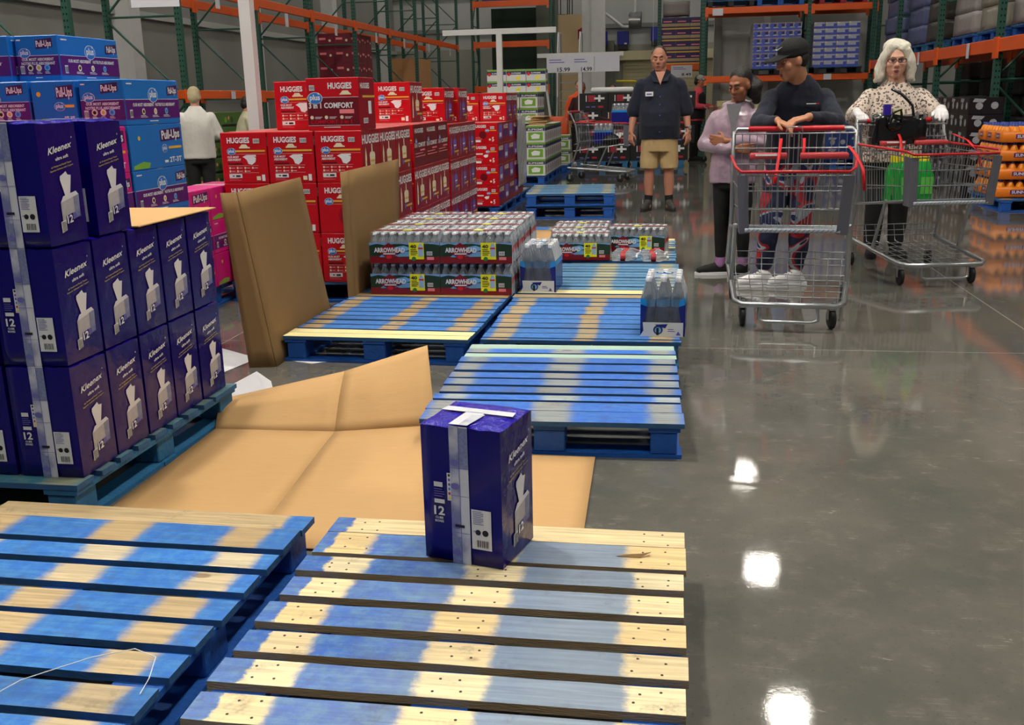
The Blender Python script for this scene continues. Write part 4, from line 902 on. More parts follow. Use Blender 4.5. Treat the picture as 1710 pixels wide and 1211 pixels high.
for gy in (11.9, 14.8): cartons('greens_box', -8.38, gy, .0, 1, 4, 5, 1.0, .6, .245, mat('greens_bag', (78, 112, 46), .5, var=(22, .5)), 'green vegetable box, left rack %s bay' % ('near' if gy < 13 else 'far'), 'boxes of green vegetables in the left rack row', 'produce box', prod, side=prod)
cartons('dark_crate', -6.9, 15.2, 0, 1, 4, 3, .5, .45, .27, mat('charcoal_crate', (40, 42, 46), .5), 'charcoal crate before the green vegetables', 'charcoal crates by the left rack', 'crate', lambda f: (f.rect(.4, .4, .6, .75, lblue, 1), f.rect(.2, .8, .8, .86, white, 1)))
# ---------------------------------------------------------------- right hand racks
RX = 4.12
RY = [11.0, 14.08, 17.1, 20.1, 22.6]
for i, y in enumerate(RY[1:]): frame_x(RX, RX+1.1, y, 6.5, 'green perforated rack upright on the right, number %d from the camera' % (i+1), 'green uprights of the right rack row')
for i in range(4):
    beam((RX-.0, RY[i]+.05, 1.87), (RX, RY[i+1]-.05, 1.87), .17, 'wide orange beam of the right rack row, bay %d from the camera' % (i+1), 'orange beams of the right rack row')
    beam((RX+1.1, RY[i]+.05, 1.87), (RX+1.1, RY[i+1]-.05, 1.87), .17, 'rear orange beam of the right rack row, bay %d' % (i+1), 'orange beams of the right rack row')
for i, y in enumerate((15.3, 18.2)): card(RX-.05, y, 1.95, .12, .2, 'x', '%s white price card on the right rack row' % ('nearer', 'farther')[i])
wrapm = mat('wrapped_grey_load', (150, 142, 142), .35, var=(9, .2), bump=(18, .9)); wrapb = mat('wrapped_blue_load', (84, 92, 130), .35, var=(9, .3), bump=(18, .9)); wrapd = mat('wrapped_dark_load', (62, 60, 52), .4, var=(5, .6), bump=(14, .9))
dark_backing = mat('added_dark_load', (26, 26, 30), .5, var=(6, .5), bump=(12, .6))  # near-black, for the loads added as a dark background under the right rack
wrapt = mat('wrapped_tan_load', (150, 146, 132), .35, var=(8, .2), bump=(16, .9))
def load(x0, y0, z0, w, d, rows_, m, label, pal=None, rot=0, bandm=None):
    t = empty('wrapped_load', (x0, y0, z0), rot, label, 'pallet load', 'wrapped loads on the racks')
    for k in range(rows_):
        g = MB(); q = rnd.uniform(-.02, .02); g.bbox((-w/2+q, -d/2, k*.3+.005), (w/2+q, d/2, k*.3+.295), m, b=.02, sub=3, wob=.012); g.build('layer', t)
    if bandm: g = MB(); g.box((w/2-.1, -d/2-.012, .1), (w/2, -d/2+.01, rows_*.3), bandm); g.build('edge_strip', t)
    return t
def rackpallet(x, y, z, m, label, rz=0): 
    return pallet((x, y, z), rz, mB, BE, m, label, seed=int(x*10+y*7), group='pallets up on the racks')
wred = mat('pallet_red', (150, 24, 48), .6)
ld = [(4.72, 13.38, wrapm, 4, 'grey wrapped load on the right rack, nearest the camera', pblue), (4.72, 14.83, wrapt, 5, 'pale tan wrapped load on the right rack with a red mark', pblue), (4.72, 16.2, wrapm, 5, 'grey wrapped load of layered packs in the middle of the right rack', pblue), (4.72, 17.85, wrapd, 5, 'dark mixed load with green and red packs on the right rack', pdark), (4.72, 19.25, wrapb, 5, 'bluish wrapped load on the right rack beside its far end', pdark), (4.72, 21.3, wrapb, 5, 'blue wrapped load at the far end of the right rack', wred)]
for x, y, m, r_, l, pm in ld:
    rackpallet(x, y, 1.957, pm, 'pallet on the right rack under the ' + l.split(' on the')[0].split(' at the')[0].split(' of layered')[0], 0); load(x, y, 1.957+PH+.012, .98, 1.15, r_, m, l)
for i, (y, m_) in enumerate(((12.6, wrapd), (14.6, blk), (15.9, wrapd), (17.6, blk), (18.9, wrapd), (20.6, blk))):
    load(5.95, y, .01, 1.05, 1.15, 6, dark_backing, 'dark load standing on the floor behind the right rack, number %d from the camera' % (i+1))  # added loads, put in to darken what shows behind the rack
# soda stacks under the right rack
silver = mat('can_print_grey', (150, 152, 160), .4, var=(30, .5)); dpk = mat('soda_black', (24, 20, 26), .3, var=(10, .3)); dkr = mat('soda_dark_red', (110, 24, 34), .35, var=(24, .4))
def soda(f): 
    f.disc(.3, .5, .045, silver, 1, n=9); f.disc(.75, .52, .045, silver, 1, n=9); f.poly([(.1, .75), (.4, .7), (.5, .9), (.15, .95)], silver, 1)
GSD = 'dark soda packs under the right rack'
cartons('soda_pack', 3.64, 13.4, .001, 1, 6, 6, .40, .42, .205, dpk, 'black soda pack on the right', GSD, 'soda pack', soda, side=soda)
cartons('soda_pack', 3.22, 16.3, PH, 2, 5, 4, .40, .42, .205, mat('soda_grey', (70, 70, 84), .35, var=(16, .5)), 'grey soda pack on the right', GSD, 'soda pack', soda, side=soda)
cartons('soda_pack', 2.8, 19.2, PH, 3, 3, 3, .40, .42, .205, mat('soda_blue', (36, 60, 120), .35, var=(16, .5)), 'blue soda pack on the far right', GSD, 'soda pack', soda, side=soda)
for k, (x, y) in enumerate(((3.56, 16.95), (3.4, 19.85))): pallet((x, y, 0), 0, mC, BE, pblue, 'blue pallet under the dark soda packs, number %d from the camera' % (k+1), seed=50+k, group='loaded pallets of goods')
cartons('soda_pack', 3.98, 11.02, PH, 2, 2, 4, .36, .42, .2, dkr, 'dark red soda pack, right edge', GSD, 'soda pack', soda, side=soda)
pallet((4.42, 11.2, 0), 0, mC, BE, wred, 'red pallet at the right picture edge', seed=60, group='loaded pallets of goods')
# orange drink packs
orj = mat('orange_drink', (240, 142, 24), .2, var=(30, .1)); orl = mat('orange_label', (226, 120, 20), .35, var=(14, .2)); bcap = mat('blue_cap', (34, 62, 150), .4)
g = MB(); g.lathe([(0, 0), (.043, .002), (.045, .02), (.045, .12), (.030, .16), (.018, .175)], orj, n=10); g.lathe([(.02, .172), (.021, .2), (0, .201)], bcap, n=10); ob_ = g.build('bottle')
def drink_pack():
    t = empty('drink_pack'); g = MB(); w, d = .50, .3; g.bbox((-w/2, -d/2, 0), (w/2, d/2, .12), orl, b=.015)
    f = Face(g, (-w/2, -d/2-.001, 0), (1, 0, 0), (0, 0, 1), w, .12); f.rect(.28, .35, .8, .75, purp, 1); f.text('SUNNY D', .31, .42, .26, white, 2, w=.46, bold=.03); f.disc(.86, .55, .03, gold, 1)
    f = Face(g, (-w/2-.001, d/2, 0), (0, -1, 0), (0, 0, 1), d, .12); f.rect(.3, .35, .7, .8, purp, 1); f.text('SUNNY D', .33, .48, .2, white, 2, w=.34, bold=.03); g.build('printed_wrap', t)
    for i in range(5):
        for j in range(3): dup(ob_, (-w/2+.055+i*.0975, -d/2+.055+j*.095, .002), 0, parent=t)
    return t
dp = drink_pack(); k = 0
for r_ in range(4):
    for c_ in range(2):
        for d_ in range(3):
            if c_ and d_: continue
            loc = (3.62+.26+c_*.51, 11.95+.16+d_*.31, PH+.001+r_*.203); l = 'orange drink pack with blue caps, row %d up, %s column, %d deep' % (r_+1, ('aisle', 'inner')[c_], d_+1); rz = (-.35 if r_ == 3 else 0)*0
            if k == 0: tag(place(dp, loc, rz), l, 'drink pack', 'orange drink packs on the right')
            else: dup(dp, loc, rz, l)
            k += 1
bpy.data.objects.remove(ob_)
pallet((4.14, 12.42, 0), 0, mC, BE, pblue, 'blue pallet under the orange drink packs', seed=61, group='loaded pallets of goods')
# ---------------------------------------------------------------- cross rack behind the shoppers
BY = 23.0
for i, x in enumerate((.655, 2.86, 4.3)): frame_y(x, BY, BY+1.05, 6.5, 'green upright of the cross rack behind the shoppers, %s' % ('left end', 'middle', 'right end')[i], 'uprights of the cross rack behind the shoppers')
for x0, x1, s in ((.70, 2.81, 'left'), (2.91, 4.25, 'right')):
    for z, n_ in ((1.66, 'lower'), (3.08, 'upper')):
        beam((x0, BY, z), (x1, BY, z), .13, 'bright orange beam behind the shoppers, %s bay, %s level' % (s, n_), 'beams of the cross rack behind the shoppers'); beam((x0, BY+1.05, z), (x1, BY+1.05, z), .13, 'rear orange beam behind the shoppers, %s bay, %s level' % (s, n_), 'beams of the cross rack behind the shoppers')
card(.95, BY-.05, 3.12, .22, .14, 'y', 'small white price card at the left end of the upper orange beam'); card(3.3, BY-.05, 1.72, .16, .12, 'y', 'small white price card on the lower orange beam')
lbl = mat('wrapped_blue_print', (70, 84, 176), .4, var=(14, .2)); wht2 = mat('wrapped_white_print', (176, 178, 190), .35, var=(14, .15))
def bluep(f): f.rect(0, 0, 1, .35, lbl, 1); f.rect(.7, .35, .98, .75, lbl, 1); f.rect(.02, .75, .16, .98, cream, 1)
def hygp(f): f.rect(0, .02, 1, .3, lbl, 1); f.disc(.3, .6, .05, lbl, 1); f.rect(.5, .45, .9, .85, navy, 1); f.rect(.05, .88, .95, .93, hdred, 1)
load_z = 1.727
cartons('box_of_wipes', 2.98, BY+.05, load_z+PH, 4, 2, 7, .235, .4, .13, wht2, 'blue white box, right bay', 'blue and white boxes on the right bay of the cross rack', 'box', bluep)
cartons('box_of_wipes', 1.72, BY+.05, load_z+PH, 6, 2, 6, .165, .4, .155, wht2, 'blue picture box, middle', 'blue picture boxes on the middle of the cross rack', 'box', hygp)
rackpallet(3.5, BY+.55, load_z+.001, blk, 'black pallet under the blue and white boxes of the right bay'); rackpallet(2.24, BY+.55, load_z+.001, blk, 'black pallet under the blue picture boxes')
rackpallet(2.26, BY+.6, 3.147, pblue, 'blue pallet on the upper orange beam behind the shoppers'); rackpallet(3.55, BY+.6, 3.147, wred, 'red pallet on the upper orange beam behind the shoppers'); rackpallet(1.225, BY+.6, 3.147, blk, 'black pallet on the upper beam under the white plastic')
cartons('box_of_wipes', 1.78, BY+.1, 3.147+PH+.001, 2, 1, 2, .47, .5, .3, pblu, 'sky blue box on the upper beam', 'sky blue boxes on the upper orange beam', 'box', lambda f: (f.rect(.5, 0, 1, .4, purp, 1), f.rect(.1, .1, .4, .3, white, 1)))
cartons('box_of_wipes', 3.06, BY+.1, 3.147+PH+.001, 4, 1, 2, .235, .5, .3, mat('pale_box', (200, 196, 190), .5), 'pale box on the red pallet', 'pale boxes on the red pallet', 'box', lambda f: f.rect(0, 0, 1, .2, lblue, 1))
g = MB(); n_ = 9; vs = []
for j in range(n_):
    for i in range(n_):
        u, v = i/(n_-1), j/(n_-1); x = .72+1.02*u; y = BY-.02+1.1*v; z = 3.147+PH+.06+.42*math.sin(u*math.pi)**.7*math.sin(v*math.pi)**.5+rnd.uniform(0, .05); vs.append((x, y, z))
g.add(vs, [(j*n_+i, j*n_+i+1, (j+1)*n_+i+1, (j+1)*n_+i) for j in range(n_-1) for i in range(n_-1)], mat('white_plastic_sheet', (214, 214, 220), .25, bump=(12, .8)), True)
tag(g.build('plastic_sheet'), 'draped white plastic sheet over goods on the upper orange beam', 'plastic sheet')
cartons('yellow_carton', .98, BY-.6, 0, 3, 2, 5, .3, .28, .24, mat('pale_yellow_carton', (200, 190, 140), .6), 'pale yellow carton below the orange beam', 'pale yellow cartons on the floor below the cross rack', 'carton')
# rack with purple snack boxes behind the man in the navy shirt
for i, x in enumerate((-.35, .86)): frame_y(x, 27.5, 28.5, 6.5, 'green upright of the purple box rack, %s one' % ('left', 'right')[i], 'uprights of the purple box rack')
beam((-.3, 27.5, 2.05), (.81, 27.5, 2.05), .16, 'orange beam under the purple boxes', 'beams of the purple box rack'); beam((-.3, 28.5, 2.05), (.81, 28.5, 2.05), .16, 'rear orange beam under the purple boxes', 'beams of the purple box rack'); 
cartons('purple_box', -.28, 27.58, 2.135, 3, 2, 4, .36, .4, .29, mat('snack_purple', (52, 34, 92), .5), 'purple snack box with gold band', 'purple snack boxes in the far rack', 'box', lambda f: (f.rect(0, 0, 1, .12, gold, 1), f.rect(0, .25, 1, .5, mat('tan_print', (170, 150, 110), .5), 1), f.rect(.1, .62, .7, .72, pinkp, 1)))
card(.25, 27.465, 2.1, .55, .3, 'y', 'white price sign on the beam below the purple boxes', txt='8.49')
g = MB(); g.bbox((-.25, 27.62, 3.36), (.42, 28.4, 3.7), mat('grey_wrapped_goods', (150, 140, 140), .4, bump=(10, .6)), b=.05, sub=3, wob=.04); tag(g.build('wrapped_goods'), 'grey wrapped goods above the purple boxes', 'pallet load')

# ---------------------------------------------------------------- sign poles
def tsign(x, y, z, w, label, panels=(), ph=.4, pole=.075, rz=0, base=True):
    t = empty('sign_stand', (x, y, 0), rz, label, 'sign stand', 'white sign stands over the aisle')
    g = MB(); g.box((-pole/2, -pole/2, .03), (pole/2, pole/2, z), steelw); g.build('pole', t)
    g = MB(); g.box((-w/2, -pole/2, z), (w/2, pole/2, z+.08), steelw); g.build('crossbar', t)
    g = MB(); g.box((-.22, -.22, 0), (.22, .22, .03), steelw); g.build('base_plate', t)
    for px, pw, tx in panels:
        g = MB(); g.box((px-pw/2, -pole/2-.012, z-ph), (px+pw/2, -pole/2-.006, z+.02), price)
        f = Face(g, (px-pw/2, -pole/2-.0125, z-ph), (1, 0, 0), (0, 0, 1), pw, ph+.02)
        if tx: f.text(tx, .42, .06, .24, inkblk, 2, w=.5, bold=.02); f.lines(.1, .75, .6, 2, .15, .05, kgrey)
        g.build('price_panel', t)
    return t
white_pole = tsign(-3.30, 7.8, 3.3, 1.8, 'tall white sign pole standing behind the folded brown cardboard', pole=.092)
tsign(-2.62, 15.72, 2.30, 1.75, 'white T shaped sign stand above the red and green cartons', pole=.085)
tsign(-1.85, 21.05, 2.14, 1.75, 'white sign stand with price panels 15.99 and 14.99', panels=((-.42, .52, '15.99'), (.06, .44, '14.99'), (.55, .5, '')), ph=.3)
g = MB(); g.box((-2.95-.1, 10.6, 2.75), (-2.55, 10.62, 3.05), price); 
g = MB(); g.box((-.25, -.004, 0), (.25, .004, .3), price); g.cyl((-.2, 0, .3), (-.2, 0, 7.), .003, steelw, n=5); g.cyl((.2, 0, .3), (.2, 0, 7.), .003, steelw, n=5)
tag(place(g.build('hanging_sign'), (-5.2, 10.0, 2.32), .1), 'white sign panel hanging at the top left, seen from below', 'sign')

# ---------------------------------------------------------------- far end: office, ladder, dock boxes, ducts
beige = mat('beige_wall', (214, 188, 146), .7, var=(.9, .08))
g = MB(); g.box((-5.35, 39.0, 0), (-3.3, 39.2, 4.35), beige); struct(g, 'trim_2')
g = MB(); g.box((-3.3, 38.4, 0), (-2.95, 39.2, 8), steelw); g.box((-2.95, 38.3, 1.2), (-2.45, 38.6, 5.1), mat('white_panel', (214, 214, 214), .5)); struct(g, 'trim_3')
def ladder():
    t = empty('rolling_ladder', (-3.0, 29.6, 0), 0, 'grey rolling stair ladder with handrails at the far aisle', 'ladder'); gm = mat('galvanised_steel', (150, 152, 146), .4, metal=.6)
    g = MB()
    for x in (-.32, .32): g.tube([(x, 0, .1), (x, .9, 2.35), (x, 1.5, 2.35)], .025, gm); g.tube([(x, 1.5, 0), (x, 1.5, 3.2)], .025, gm)
    g.build('frame', t)
    for i in range(9): g = MB(); g.box((-.3, .08+i*.1, .26+i*.25), (.3, .26+i*.1, .29+i*.25), gm); g.build('step', t)
    g = MB()
    for x in (-.32, .32): g.tube([(x, .5, 1.3), (x, .5, 2.3), (x, .9, 3.2), (x, 1.5, 3.2)], .02, white); g.tube([(x, .9, 2.35), (x, .9, 3.2)], .02, white); g.tube([(x, 1.2, 2.35), (x, 1.2, 3.2)], .02, white)
    g.build('handrail', t); g = MB(); g.box((-.34, .9, 2.33), (.34, 1.5, 2.37), gm); g.build('platform', t)
ladder()
g = MB(); g.cyl((0, 0, 0), (0, 0, .34), .14, hdred, n=12); g.cyl((0, 0, .34), (0, 0, .40), .1, hdred, r1=.03, n=12); tag(place(g.build('fire_extinguisher'), (-3.35, 38.8, 3.45)), 'dark red cylinder hanging beside the beige wall', 'extinguisher')
blub = mat('dock_box_blue', (22, 34, 150), .45)
for i, (x, z) in enumerate(((-2.78, 3.33), (-1.95, 3.33), (-.62, 3.45))):
    g = MB(); g.bbox((-.23, -.15, 0), (.23, .15, .52), blub, b=.02, smooth=False); Face(g, (-.23, -.152, 0), (1, 0, 0), (0, 0, 1), .46, .52).rect(.62, .04, .85, .16, white, 1); g.box((-.2, -.14, -.18), (.2, .14, 0), blk)
    g.tube([(.1, -.1, -.15), (.12, -.1, -.5), (.05, -.1, -.7)], .008, blk, n=5)
    tag(place(g.build('dock_control_box'), (x, 41.34 if x < -2.3 else 41.74, z)), 'bright blue dock box high on the back wall, %s of three' % ('left', 'middle', 'right')[i], 'control box', 'blue dock boxes on the back wall')
g = MB(); g.tube([(-3.1, 41.4, 8.5), (-3.1, 41.4, 4.9), (-1.95, 41.3, 4.0), (-1.7, 41.2, 3.98)], .06, steelw, n=8); tag(g.build('duct_pipe'), 'white bent pipe running down the upper back wall', 'pipe')
t = empty('unit_heater', (-1.45, 41.0, 3.95), 0, 'silver unit heater hanging high on the back wall', 'heater'); g = MB(); g.cyl((-.25, 0, .25), (.2, 0, .25), .25, mat('brushed_silver', (170, 170, 170), .25, metal=.9), n=16); g.build('drum', t); g = MB(); g.bbox((-.22, -.2, .0), (.25, .3, .55), mat('heater_grey', (110, 112, 112), .4, metal=.6), b=.02); g.build('body', t); g = MB(); g.cyl((0, 0, .55), (0, 0, 4.5), .05, steelw); g.build('flue', t)
g = MB(); g.cyl((0, 0, 0), (0, 0, 5.5), .008, steelw, n=5); g.cyl((0, 0, -.04), (0, 0, 0), .05, greend, n=8); tag(place(g.build('pull_cord'), (-.75, 41, 3.0)), 'thin white cord hanging before the back wall', 'cord')
g = MB(); g.tube([(0, 0, 0), (.7, 0, -.02), (.95, 0, -.08)], .04, yel, n=8); g.ell((1.0, 0, -.1), (.09, .06, .09), yel); tag(place(g.build('dock_lamp_arm'), (-2.2, 41.45, 1.95)), 'yellow dock lamp arm beside the beige roll up door', 'lamp arm')
g = MB(); 
for a in range(8): g.cyl((.5*math.cos(a*.785), .5*math.sin(a*.785), 0), (.5*math.cos(a*.785), .5*math.sin(a*.785), 1.5), .02, blk, n=5)
g.tube([(.5*math.cos(a*.393), .5*math.sin(a*.393), 0) for a in range(16)], .05, blk, close=True); tag(place(g.build('ladder_cage'), (-4.3, 39.9, 4.35)), 'round black safety cage above the beige wall', 'ladder cage')
g = MB(); g.bbox((-1.55, 19.9, 1.42), (-.72, 20.1, 1.52), white, b=.03); tag(g.build('paper_roll'), 'white roll lying on top of the black cartons', 'roll')
g = MB(); g.ell((0, 0, 0), (.05, .05, .05), mat('red_light', (255, 60, 50), .4, emis=((255, 40, 30), 6))); g.cyl((0, 0, -1.58), (0, 0, -.04), .02, blk); tag(place(g.build('warning_light'), (-.5, 22.3, 1.58)), 'small red light glowing above the black cartons', 'light')
g = MB(); g.bbox((-.25, 0, 0), (.25, .4, .9), mat('machine_orange', (220, 84, 40), .4), b=.04); g.box((-.4, -.2, .1), (-.2, .5, .6), mat('machine_grey', (90, 100, 104), .5)); g.cyl((-.2, .2, .9), (-.3, .2, 1.7), .03, steelw); tag(place(g.build('lift_truck'), (-2.75, 24.9, .0)), 'small orange lift truck behind the black cartons', 'machine')

# ---------------------------------------------------------------- shopping carts
chrome = mat('cart_chrome', (176, 180, 184), .28, metal=.85); wirem = mat('cart_wire', (160, 164, 170), .32, metal=.8); cplast = mat('cart_corner_plastic', (98, 98, 108), .45); credp = mat('cart_red_plastic', (190, 24, 38), .35); rubber = mat('black_rubber', (20, 20, 20), .6); strapm = mat('red_strap', (206, 14, 24), .6)
def cart(loc, rz, label, detail=True, wf=.30, wr=.385, L=.98, handle=1.10):
    t = empty('shopping_cart', loc, rz, label, 'shopping cart', 'grey wire shopping carts')
    wx = lambda y: wf+(wr-wf)*y/L
    g = MB(); r_ = .0135       # lower tube frame
    g.tube([(-wx(L), L, .235), (-wx(.5), .5, .20), (-wf-.005, .07, .165), (-wf+.04, 0, .158), (wf-.04, 0, .158), (wf+.005, .07, .165), (wx(.5), .5, .20), (wx(L), L, .235)], .017, chrome)
    g.tube([(-.16, .0, .15), (-.165, -.008, .075), (-.13, -.01, .062), (.13, -.01, .062), (.165, -.008, .075), (.16, 0, .15)], .010, chrome)
    for s in (-1, 1):
        g.tube([(s*wx(.92), .92, .23), (s*wx(.80), .80, .6), (s*wx(.84), .84, .9), (s*(wr-.01), .93, handle)], .013, chrome)
        g.tube([(s*wx(.50), .50, .2), (s*wx(.30), .33, .58)], .013, chrome); g.tube([(s*(wf+.0), .06, .60), (s*wx(.9), .88, .50)], .009, chrome)
    g.build('base_frame', t)
    g = MB(); w_ = .0028; n_ = 9     # lower tray
    for i in range(n_): x = -1+2*(i+.5)/n_; g.tube([(x*wf, .0, .165), (x*wx(.86), .86, .21), (x*wx(.9), .9, .33)], w_, wirem, n=4)
    for y in (.15, .3, .45, .6, .75): g.cyl((-wx(y), y, .17+.05*y), (wx(y), y, .17+.05*y), w_*1.2, wirem, n=4)
    for z in (.25, .29, .335): g.cyl((-wx(.9), .89, z), (wx(.9), .89, z), w_*1.2, wirem, n=4)
    g.build('lower_tray', t)
    zf, zr, zt = .60, .50, .915        # basket
    g = MB(); nf = 17
    for i in range(nf+1):
        x = -1+2*i/nf; g.tube([(x*wf*.92, .02, zf), (x*wf, -.02, zt)], w_, wirem, n=4)
    nb = 13
    for i in range(nb+1): x = -1+2*i/nb; g.tube([(x*wf*.92, .02, zf), (x*wr*.86, L*.84, zr)], w_, wirem, n=4)
    for y in (.12, .25, .38, .5, .62, .74): g.cyl((-wx(y)*.9, y, zf-(zf-zr)*y/L), (wx(y)*.9, y, zf-(zf-zr)*y/L), w_*1.2, wirem, n=4)
    for s in (-1, 1):
        for i in range(20):
            y = .02+i*L*.88/20; g.tube([(s*wx(y)*.91, y, zf-(zf-zr)*y/L), (s*wx(y), y, zt+.03*y)], w_, wirem, n=4)
        for k in (.33, .66, .93): g.tube([(s*wf*(.92+.08*k), -.01, zf+(zt-zf)*k), (s*wx(L*.86)*(.92+.08*k), L*.86, zr+(zt+.03-zr)*k)], .0042, wirem, n=5)
    for k in (.03, .33, .66, .93): g.cyl((-wf*(.92+.08*k), .015-.035*k, zf+(zt-zf)*k), (wf*(.92+.08*k), .015-.035*k, zf+(zt-zf)*k), .0045, wirem, n=5)
    g.build('wire_basket', t)
    g = MB(); g.tube([(-wr, L*.88, zt+.035), (-wf-.02, .03, zt+.02), (-wf+.01, -.03, zt), (wf-.01, -.03, zt), (wf+.02, .03, zt+.02), (wr, L*.88, zt+.035)], .009, credp); g.build('red_rim', t)
    for s in (-1, 1):
        g = MB(); g.add([(s*(wf-.045)*1, -.028, zt-.02), (s*(wf+.012), -.02, zt-.02), (s*(wf+.014), .07, zt-.01), (s*(wf-.0), .075, zf-.03), (s*(wf-.01), -.005, zf-.035), (s*(wf-.065), -.005, zf-.03)], [(0, 1, 4, 5), (1, 2, 3, 4)], cplast)
        o = g.build('corner_guard', t); md = o.modifiers.new('s', 'SOLIDIFY'); md.thickness = .006
    g = MB(); g.bbox((-wf+.04, -.012, zf-.025), (wf-.04, .02, zf-.002), mat('cart_front_strip', (172, 178, 190), .35), b=.003); 
    for i in range(20): x = -wf+.06+i*(2*wf-.12)/19; g.tube([(x-.01, -.014, zf-.022), (x+.008, -.014, zf-.004)], .0015, inkblk, n=3)
    g.build('front_strip', t)
    g = MB()     # rear gate with the child seat
    for i in range(17): x = -1+2*i/16; g.tube([(x*(wr-.03), .80, zr+.03), (x*(wr-.02), .86, handle-.01)], w_, wirem, n=4)
    for z in (.62, .76, .9, 1.0, handle-.01): g.cyl((-wr+.02, .84, z), (wr-.02, .84, z), .0045, wirem, n=5)
    g.tube([(-.05, .845, handle), (-.04, .83, handle+.03), (.04, .83, handle+.03), (.05, .845, handle)], .005, chrome, n=5)
    for x in (-.03, .03): g.cyl((x, .85, .7), (x, .86, handle), .006, chrome)
    g.build('rear_gate', t)
    g = MB()
    for x0, x1 in ((-wr+.12, -.04), (.04, wr-.06)): g.bbox((x0, .70, .94), (x1, .82, .975), mat('seat_flap_red', (186, 60, 64), .4), b=.005); 
    f = Face(g, (-wr+.13, .699, .945), (1, 0, 0), (0, 0, 1), .24, .03); f.lines(.1, .5, .7, 1, .2, .4, white)
    g.build('seat_flap', t)
    if detail:
        for pts in ([(-.08, .80, 1.06), (-.085, .70, .99), (-.10, .60, .86), (-.105, .58, .80)], [(.06, .82, 1.06), (.06, .76, 1.0), (.055, .74, .93)], [(wr-.07, .62, 1.02), (wr-.04, .45, .98), (wr+.0, .35, .90), (wr+.012, .32, .78)]):
            g = MB(); P_ = [Vector(p) for p in pts]; vs = [p+Vector((sx*.0095, 0, 0)) for p in P_ for sx in (-1, 1)]; g.add(vs, [(2*i, 2*i+1, 2*i+3, 2*i+2) for i in range(len(P_)-1)], strapm, True); o = g.build('seat_strap', t); md = o.modifiers.new('s', 'SOLIDIFY'); md.thickness = .003
    g = MB(); g.tube([(-wr+.0, .93, handle-.02), (-wr+.03, L, handle+.015), (wr-.03, L, handle+.015), (wr-.0, .93, handle-.02)], .0145, chrome); g.build('handle_bar', t)
    g = MB(); g.cyl((-wr+.10, L, handle+.015), (wr-.08, L, handle+.015), .018, credp, n=12); g.build('handle_grip', t)
    for x, y in ((-wf+.045, .10), (wf-.045, .10), (-wr+.03, L-.06), (wr-.03, L-.06)):
        w = empty('caster'); w.parent = t; w.location = (x, y, 0); a = rnd.uniform(-.3, .3); w.rotation_euler = (0, 0, a)
        g = MB(); M = Matrix.Rotation(math.pi/2, 3, 'Y'); g.lathe([(.0, -.014), (.052, -.014), (.062, -.009), (.062, .009), (.052, .014), (0, .014)], rubber, n=18, o=(0, .03, .0625), M=M); g.build('wheel', w)
        g = MB(); 
        for s in (-1, 1): g.box((s*.021-.002, .015, .055), (s*.021+.002, .045, .12), chrome)
        g.box((-.023, -.015, .118), (.023, .045, .124), chrome); g.cyl((0, -.0, .12), (0, 0, .165), .012, chrome); g.cyl((-.026, .03, .0625), (.026, .03, .0625), .006, chrome); g.build('fork', w)
    return t
c1 = cart((.685, 5.76, 0), -.10, 'shopping cart the man in the black cap leans on, red seat straps hanging')
c2 = cart((1.90, 7.22, 0), .19, 'shopping cart pushed by the white haired woman, green jugs inside', wf=.30, wr=.34)
c3 = dup(c1, (-.62, 16.6, 0), 1.38, 'far shopping cart with blue water packs, left of the man in navy')
c4 = dup(c1, (1.70, 21.2, 0), 1.25, 'farthest shopping cart, pushed by the person in red at the rack')
# green detergent jugs in the second cart
jg = mat('jug_green', (22, 150, 52), .25, var=(7, .1)); jy = mat('jug_cap_yellow', (240, 220, 20), .4)
def jug(loc, rz, label):
    t = empty('detergent_jug', loc, rz, label, 'jug', 'green jugs with yellow caps in the cart')
    g = MB(); bm = bmesh.new(); bmesh.ops.create_cube(bm, size=1)
    pr = [(0, .058, .05), (.16, .060, .052), (.22, .055, .046), (.265, .036, .034), (.28, .03, .03)]; N = 16; vs = []; fs = []
    for z, a, b in pr:
        for k in range(N): q = 2*math.pi*k/N; c_, s_ = math.cos(q), math.sin(q); vs.append((a*math.copysign(abs(c_)**.6, c_), b*math.copysign(abs(s_)**.6, s_), z))
    for i in range(len(pr)-1):
        for k in range(N): fs.append((i*N+k, i*N+(k+1) % N, (i+1)*N+(k+1) % N, (i+1)*N+k))
    g.add(vs, fs, jg, True); g.add(vs, [tuple(range(N))[::-1]], jg); g.build('body', t); bm.free()
    g = MB(); g.tube([(.05, 0, .2), (.066, 0, .18), (.068, 0, .10), (.05, 0, .07)], .013, jg); g.build('handle', t)
    g = MB(); g.cyl((0, 0, .278), (0, 0, .325), .032, jy, n=14, smooth=False); g.build('cap', t)
    g = MB(); g.add([(-.045, -.0535, .05), (.045, -.0535, .05), (.045, -.0535, .17), (-.045, -.0535, .17)], [(0, 1, 2, 3)], mat('jug_label', (90, 190, 70), .4)); g.build('jug_label', t)
for i, (dx, dy) in enumerate(((-.17, .34), (-.03, .34), (-.19, .47), (-.04, .47))):
    _l = Matrix.Rotation(.19, 3, 'Z') @ Vector((dx-.02, dy-.0, 0)); zb = .60-.1*dy/.98+.006
    jug((1.90+_l.x-.0, 7.22+_l.y, zb), .19+.1, 'green detergent jug with yellow cap in the second cart, %s' % ('front left', 'front right', 'back left', 'back right')[i])
